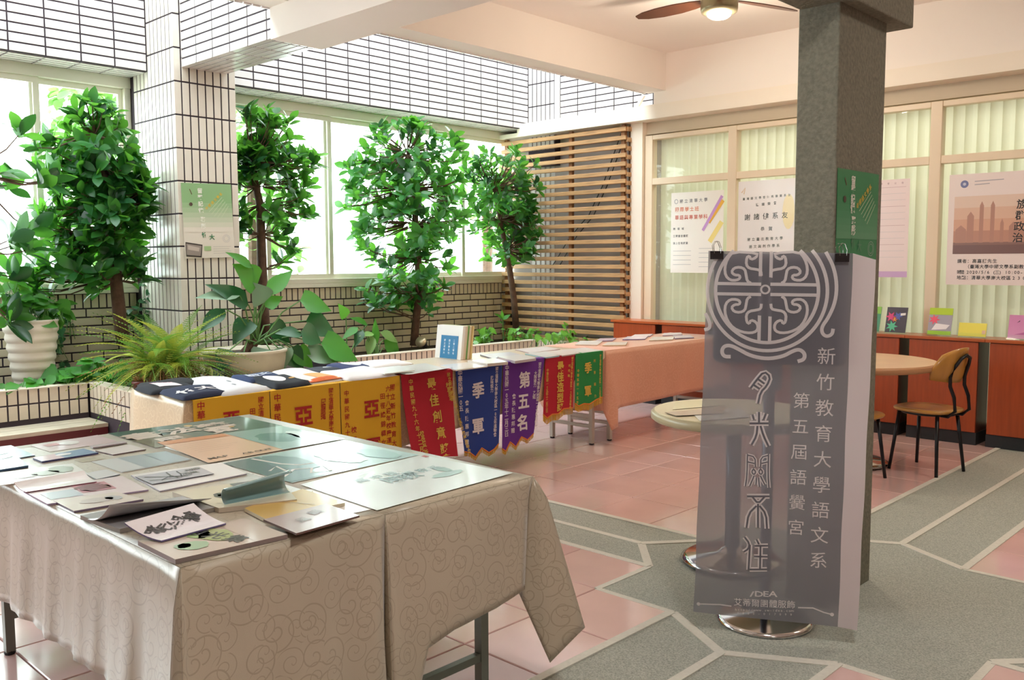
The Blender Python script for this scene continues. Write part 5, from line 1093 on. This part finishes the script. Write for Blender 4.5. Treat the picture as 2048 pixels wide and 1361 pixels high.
for i, (c, col, ed, lab) in enumerate((
    ([(1150, 691), (1195, 692), (1205, 684), (1160, 684)], 'F8F6F4', 'E0D0C0', 'white booklet nearest the left end of the pink cloth'),
    ([(1205, 693), (1252, 692), (1255, 686), (1215, 687)], 'F6F2EA', 'D8C8A8', 'cream booklet at the front left of the pink cloth'),
    ([(1190, 684), (1225, 683), (1232, 678), (1200, 679)], 'D8C8D8', '8878A0', 'lilac booklet behind the left booklets on the pink cloth'),
    ([(1245, 681), (1290, 680), (1296, 674), (1255, 675)], 'EEE8F4', '7C70A8', 'pale violet booklet in the middle of the pink cloth'),
    ([(1298, 683), (1345, 681), (1350, 675), (1305, 676)], 'F6F4EE', 'D0C4B0', 'cream booklet in the middle front of the pink cloth'),
    ([(1262, 675), (1300, 674), (1306, 670), (1270, 671)], 'F2F0F4', '9890B0', 'small white booklet at the back middle of the pink cloth'),
    ([(1350, 679), (1388, 677), (1380, 672), (1345, 673)], 'E8E6F0', '706890', 'white booklet beside the grey banner edge on the pink cloth'),
    ([(1325, 673), (1365, 671), (1362, 667), (1328, 668)], 'F4F4F6', 'A098B0', 'white booklet at the far back of the pink cloth'))):
    flat('booklet', lab, 'booklet', c, .008, col, ed, z=.741)
# upright books
OL = on(879, 714.5, z=ZL); O = on(921, 721, z=ZL)
tot = [('F4F3F2', .022, .235, 'upright white book with a blue panel, foremost of the standing books'), ('E9DACB', .014, .232, 'upright beige book right behind the white and blue one'), ('D8CDB0', .010, .236, 'thin upright tan book before the green one'), ('5FA04C', .012, .236, 'upright green book among the standing books'), ('E2D6BA', .020, .230, 'upright cream book behind the green one'), ('C8A860', .010, .233, 'upright ochre book, second from last'), ('EBD99C', .014, .230, 'upright pale yellow book, last of the standing books')]
dn = Vector((0, -1, 0)); rt_ = Vector((1, 0, 0)); off = 0; W_ = max(.13, O.x-OL.x); O = Vector((O.x-W_, O.y, ZL))
for col, th, h, lab in tot:
    o_ = O - dn*off; b = MB(); tilt = .13
    def V(a, d_, z): return o_ + rt_*(a) - dn*(d_ + z*tilt) + Vector((0, 0, z))
    def bxx(a0, a1, d0, d1, z0, z1, mi): b.add([V(a, d_, z) for z in (z0, z1) for d_ in (d0, d1) for a in (a0, a1)], [(0, 2, 3, 1), (4, 5, 7, 6), (0, 1, 5, 4), (2, 6, 7, 3), (0, 4, 6, 2), (1, 3, 7, 5)], mi)
    bxx(0, W_, 0, .0015, .001, h, 0); bxx(0, W_, th-.0015, th, .001, h, 0); bxx(W_-.0015, W_, 0.0015, th-.0015, .001, h, 0); bxx(.003, W_-.002, .0016, th-.0016, .004, h-.004, 1)
    o = b.obj('upright_book', [cmat(col, .4), cmat('F4EFE4', .8)]); tag(o, lab, 'book', 'books standing on the long table')
    if off == 0:
        fcx = Face(V(0, 0, 0), rt_, Vector((0, 0, 1))); fcx.fn = lambda a, bb: dn*(-bb*tilt+.001)
        fcx.rect(cmat('2C7FB8'), W_*.2, .004, W_*.86, .165); 
        for i in range(5): fcx.ch(cmat('E8F0F6'), '國立清華大'[i], W_*.35, .13-.022*i, .018); fcx.ch(cmat('E8F0F6'), '語文學系刊'[i], W_*.53, .13-.022*i, .018); fcx.ch(cmat('E8F0F6'), '二零二零年'[i], W_*.71, .13-.022*i, .018)
        fcx.done(o, 'cover_panel')
    off += th+.001
# papers on round table
sheet('paper_sheet', 'yellowish paper on the small round table', 'paper', [(1345, 820), (1440, 812), (1420, 801), (1350, 804)], .727, .001, 'E8DCA0', group='papers on the small round table')
sheet('folder', 'tan folder on the small round table behind the banner', 'folder', [(1352, 833), (1450, 828), (1450, 814), (1330, 826)], .7285, .002, 'C8A880', '5A4838', group='papers on the small round table')
sheet('paper_sheet', 'white sheet half under the tan folder on the round table', 'paper', [(1400, 843), (1500, 835), (1480, 815), (1385, 828)], .7272, .001, 'E6E8E4', group='papers on the small round table')

# leaflets on the cabinets --------------------------------------------------------
def leaflet_stand(label, px, w_, h, col, prints, py=668, lean=.25, stand=True, x_off=0):
    p = on(px, py, y=7.46); p = Vector((p.x, 7.46, .825)); t = thing('leaflet_stand', label, 'leaflet', p, 'leaflets standing on the low cabinets')
    up = Vector((0, math.sin(lean), math.cos(lean))); N_ = Vector((0, -math.cos(lean), math.sin(lean))); A = Vector((math.cos(-.0), 0, 0))
    def V(a, b2, d_): return p + A*a + up*b2 - N_*d_
    def bx_(nm, a0, a1, b0, b1, d0, d1, m): MB().add([V(a, b2, d_) for b2 in (b0, b1) for d_ in (d0, d1) for a in (a0, a1)], [(0, 2, 3, 1), (4, 5, 7, 6), (0, 1, 5, 4), (2, 6, 7, 3), (0, 4, 6, 2), (1, 3, 7, 5)]).obj(nm, m, t)
    bx_('leaflet', -w_/2, w_/2, .01, h, 0, .006, cmat(col))
    if stand:
        bx_('acrylic_back', -w_/2-.005, w_/2+.005, .0, h*.98, .008, .011, M_glass); bx_('acrylic_lip', -w_/2-.005, w_/2+.005, .0, .035, -.010, -.007, M_glass)
        MB().box(p.x-w_/2-.005, p.x+w_/2+.005, p.y-.02, p.y+.07, .825, .828).obj('acrylic_base', M_glass, t)
    f = Face(V(0, 0, -.0005), A, up)
    for pr in prints:
        if pr[0] == 'star':
            _, a, b2, r, n, c = pr; f.poly(cmat(c), [(a+(r if i % 2 == 0 else r*.45)*math.cos(math.pi*i/n), b2+(r if i % 2 == 0 else r*.45)*math.sin(math.pi*i/n)) for i in range(2*n)], .0015)
        elif pr[0] == 'r': f.rect(cmat(pr[5]), *pr[1:5])
        elif pr[0] == 'p': f.poly(cmat(pr[2]), pr[1], .002)
    f.done(t, 'print')
leaflet_stand('green edged leaflet just behind the concrete pillar on the cabinets', 1745, .10, .22, '4FA080', [('r', -.05, .16, .05, .22, '8FD060')], 662)
leaflet_stand('dark grey leaflet with coloured paper stars in a clear stand', 1789, .165, .22, '4A4656', [('star', -.045, .14, .045, 6, 'E0508A'), ('star', .01, .145, .04, 6, '5A6AC0'), ('star', -.03, .06, .05, 7, '5CC8A0'), ('star', -.01, .12, .025, 6, 'F0A040'), ('p', [(.03, .15), (.07, .155), (.07, .175), (.03, .17)], 'F2F0F2')])
leaflet_stand('lime green and grey leaflet with a pink star in a clear stand', 1877, .175, .225, 'A8A6B8', [('r', -.0875, .17, .0875, .225, 'B5D62C'), ('r', -.0875, .01, .0875, .04, 'A8D838'), ('star', -.045, .13, .045, 7, 'F05A78'), ('p', [(-.06, .045), (.05, .055), (.075, .09), (-.03, .10)], 'F4F2F8')])
leaflet_stand('bright yellow leaflet in a clear stand', 1943, .20, .115, 'EFE65A', [('r', .07, .03, .095, .06, 'E8C8A0')], 670)
leaflet_stand('pink leaflet at the right edge of the photo', 2042, .19, .19, 'D388BC', [('p', [(-.05, .04), (.06, .04), (.05, .07)], 'B85A9C'), ('p', [(-.04, .13), (-.02, .14), (-.02, .15)], '50304A')], 680)

# ================================================================== POSTERS ON COLUMN, PILLAR AND GLAZING
def wall_poster(name, label, face, w_, h, base, fn, cat='poster', group=None):
    b = MB(); b.add([face.pt(*p, .0) for p in ((0, 0), (w_, 0), (w_, h), (0, h))]+[face.pt(*p, .0005) for p in ((0, 0), (w_, 0), (w_, h), (0, h))], [(3, 2, 1, 0), (4, 5, 6, 7), (0, 1, 5, 4), (1, 2, 6, 5), (2, 3, 7, 6), (3, 0, 4, 7)])
    o = b.obj(name, cmat(base, .35)); tag(o, label, cat, group); face.N = face.N; fn(face, w_, h); face.done(o, 'print'); return o
def green_poster(dark):
    g1, g2 = ('8DB884', 'A9C8A0') if not dark else ('2E8A58', '3E9A66'); lo = 'E6E0D4' if not dark else '5E9F78'
    def fn(f, w_, h):
        n = 10
        for i in range(n):                        # printed wash from green to cream
            t = i/(n-1); c0_, c1_ = (int(g1[j:j+2], 16) for j in (0, 2, 4)), [int(lo[j:j+2], 16) for j in (0, 2, 4)]
            col = ''.join('%02X' % int(a*(1-max(0, t*1.5-.5))+b_*max(0, t*1.5-.5)) for a, b_ in zip(c0_, c1_)); f.rect(cmat(col), 0, h*(1-(i+1)*.065), w_, h*(1-i*.065), .0016)
        M1 = cmat('F4F6EC'); f.vtext(M1, '留聲記憶', (w_*.36, h*.90), (w_*.36, h*.64), .042, off=.03, h=.003); f.vtext(M1, '聚影', (w_*.39, h*.52), (w_*.39, h*.43), .042, off=.03, h=.003)
        f.vtext(cmat('E6C03A'), '中國語文學系', (w_*.48, h*.67), (w_*.78, h*.86), .026, rot=.75, h=.003)
        for i in range(5): f.stroke(cmat('C8D8B8'), [(w_*(.52+.05*i), h*(.62-.03*i)), (w_*(.80+.03*i), h*(.82-.03*i))], .0035, .003)
        f.disc(cmat('4A3A32'), w_*.17, h*.72, .014, .003); f.stroke(cmat('6A4A38'), [(w_*.16, h*.92), (w_*.2, h*.85)], .006, .003)
        G = cmat('4E8A66'); f.ch(G, '竹', w_*.40, h*.31, .045, off=.03, h=.003); f.ch(G, '大', w_*.55, h*.28, .045, off=.03, h=.003)
        for r_ in (.030, .020): f.ring(cmat('B8B4B8'), w_*.84, h*.26, r_, .002, .003)
        f.poly(cmat('3A3434'), [(w_*.02, h*.03), (w_*.32, h*.01), (w_*.35, h*.18), (w_*.02, h*.22)], .003); f.poly(cmat('9A908A'), [(w_*.03, h*.05), (w_*.30, h*.03), (w_*.33, h*.165), (w_*.03, h*.20)], .0036)
        f.poly(cmat('C8BCB4'), [(w_*.06, h*.12), (w_*.27, h*.09), (w_*.29, h*.14), (w_*.06, h*.18)], .004)
        f.rect(cmat('A8C890'), w_*.38, h*.10, w_*.52, h*.16, .003)
        for i in range(4): f.stroke(cmat('A8A4A0'), [(w_*.56, h*(.15-.03*i)), (w_*(.93-.04*(i % 2)), h*(.15-.03*i))], .002, .003)
    return fn
wall_poster('green_poster', 'green and cream printed poster taped to the white tiled column', Face((XC+.002, 3.303, 1.452), (0, .415, .012), (0, 0, 1)), .42, .58, 'E6E0D4', green_poster(False), group='green posters')
wall_poster('green_poster', 'deep green poster on the concrete pillar above the banner', Face((-1.5515, 3.480, 1.36), (0, .41, 0), (0, 0, 1)), .405, .425, '2E8A58', green_poster(True), group='green posters')
GY = YG-.004
def p1(f, w_, h):
    f.vtext(cmat('8A8C94'), '國立清華大學', (.12, h*.89), (.40, h*.895), .04, h=.002); f.ring(cmat('A8ACB8'), .06, h*.89, .02, .006, .002)
    f.vtext(cmat('E07850'), '國際學士班', (.07, h*.79), (.30, h*.79), .048, off=.008, h=.002); f.vtext(cmat('D8685A'), '華語與專業學科', (.07, h*.69), (.40, h*.69), .048, off=.008, h=.002)
    f.stroke(cmat('F0B840'), [(w_*.72, h*.62), (w_*.98, h*.88)], .05, .002); f.stroke(cmat('C898D8'), [(w_*.62, h*.52), (w_*.97, h*.93)], .03, .0025); f.stroke(cmat('F2E08A'), [(w_*.75, h*.38), (w_*.97, h*.62)], .05, .002)
    for i, y in enumerate((.55, .46, .37)): f.vtext(cmat('60626A'), ('跨領域', '三國語言證照', '線上在地就業')[i], (.04, h*y), (.14+.05*(i > 0), h*y), .026, h=.002)
    for i in range(9): f.stroke(cmat('B8BAC0'), [(.03 if i % 2 else .33, h*(.30-.028*i)), (.24 if i % 2 else .5, h*(.30-.028*i))], .004, .002)
wall_poster('poster', 'white poster with orange headline and yellow pencil on the left glazing pane', Face((-5.175, GY, 1.305), (1, 0, 0), (0, 0, 1)), .60, .80, 'F4F2EC', p1, group='posters on the glazing')
def p2(f, w_, h):
    f.vtext(cmat('5A5C58'), '臺灣語文學會優秀畢業系友', (.06, h*.78), (w_-.08, h*.80), .026, h=.002); f.vtext(cmat('4A4C4A'), '獲頒榮譽', (.2, h*.70), (.38, h*.71), .03, h=.002)
    f.vtext(cmat('3E403E'), '謝諸健系友', (.10, h*.55), (.48, h*.56), .062, off=.01, h=.002); f.vtext(cmat('4A4C4A'), '恭賀', (.26, h*.40), (.34, h*.40), .04, h=.002)
    f.vtext(cmat('5A5C58'), '國立臺北教育大學', (.12, h*.27), (.45, h*.28), .032, h=.002); f.vtext(cmat('5A5C58'), '語文與創作學系', (.14, h*.18), (.42, h*.19), .032, h=.002)
    f.disc(cmat('F2E4B0'), w_*.86, h*.6, .06, .0016, ry=.16); f.stroke(cmat('D8B888'), [(w_*.06, h*.86), (w_*.12, h*.92), (w_*.1, h*.84)], .008, .002)
wall_poster('poster', 'white invitation poster with handwriting behind the banner clip', Face((-4.42, GY, 1.42), (1, 0, 0), (0, 0, 1)), .60, .75, 'F0EEF0', p2, group='posters on the glazing')
def p3(f, w_, h):
    for i in range(12): f.stroke(cmat('C8A8B0' if i % 3 == 0 else 'D4CCD0'), [(.04, h*(.92-.065*i)), (w_-.03, h*(.92-.065*i))], .003, .002)
    f.rect(cmat('D0A8D8'), 0, 0, w_, h*.06, .002); f.vtext(cmat('B0909C'), '語文系系學會公告', (.06, h*.96), (w_-.06, h*.96), .018, h=.002)
wall_poster('poster', 'pale pink ruled notice between pillar and window mullion', Face((-3.36, GY, 1.28), (1, 0, 0), (0, 0, 1)), .53, .82, 'F0DFE0', p3, group='posters on the glazing')
def p4(f, w_, h):
    f.rect(cmat('E2BFA8'), .045, h*.28, w_-.02, h*.80); 
    for i, c in enumerate(('E6CDBE', 'E0BBA6', 'D8A890', 'C08E7C', '8E6A64')): f.rect(cmat(c), .045, h*(.28+.52*(1-(i+1)/5)), w_-.02, h*(.28+.52*(1-i/5)), .0014)
    T_ = cmat('B8897A')
    for x, t, wd in ((.17, .62, .05), (.25, .71, .03), (.33, .71, .03), (.40, .55, .025), (.10, .50, .08), (.48, .52, .06), (.60, .50, .1), (.75, .53, .08)): f.rect(T_, x-wd/2, h*.38, x+wd/2, h*t, .0018); f.poly(T_, [(x-wd/2, h*t), (x+wd/2, h*t), (x, h*(t+.04))], .0018)
    f.rect(cmat('7A5A58'), .045, h*.28, w_-.02, h*.36, .002)
    f.vtext(cmat('1C1C24'), '族群政治', (.535, h*.71), (.515, h*.42), .078, off=.012, h=.003); f.vtext(cmat('1C1C24'), '馬華文學與', (.66, h*.90), (.645, h*.50), .078, off=.012, h=.003)
    f.disc(cmat('7078A8'), .115, h*.91, .03, .002); f.disc(cmat('C8CCE0'), .115, h*.91, .012, .0025)
    for i in range(2): f.stroke(cmat('A8A4B0'), [(.19, h*(.93-.03*i)), (.40-.1*i, h*(.935-.03*i))], .006, .002)
    D = cmat('3A3A40'); f.vtext(D, '講者：高嘉謙先生', (.10, h*.215), (.36, h*.215), .034, h=.002); f.vtext(D, '（臺灣大學中國文學系副教授）', (.16, h*.165), (.62, h*.165), .034, h=.002)
    f.vtext(D, '時間：2020/5/6 (三) 10:00-12:00', (.10, h*.115), (.66, h*.115), .034, h=.002); f.vtext(D, '地點：清華大學南大校區2302教室', (.10, h*.065), (.68, h*.065), .034, h=.002)
wall_poster('poster', 'lecture poster with a hazy skyline and black brush title at the right edge', Face((-2.52, GY, 1.225), (1, 0, 0), (0, 0, 1)), .95, .88, 'EFE2E0', p4, group='posters on the glazing')
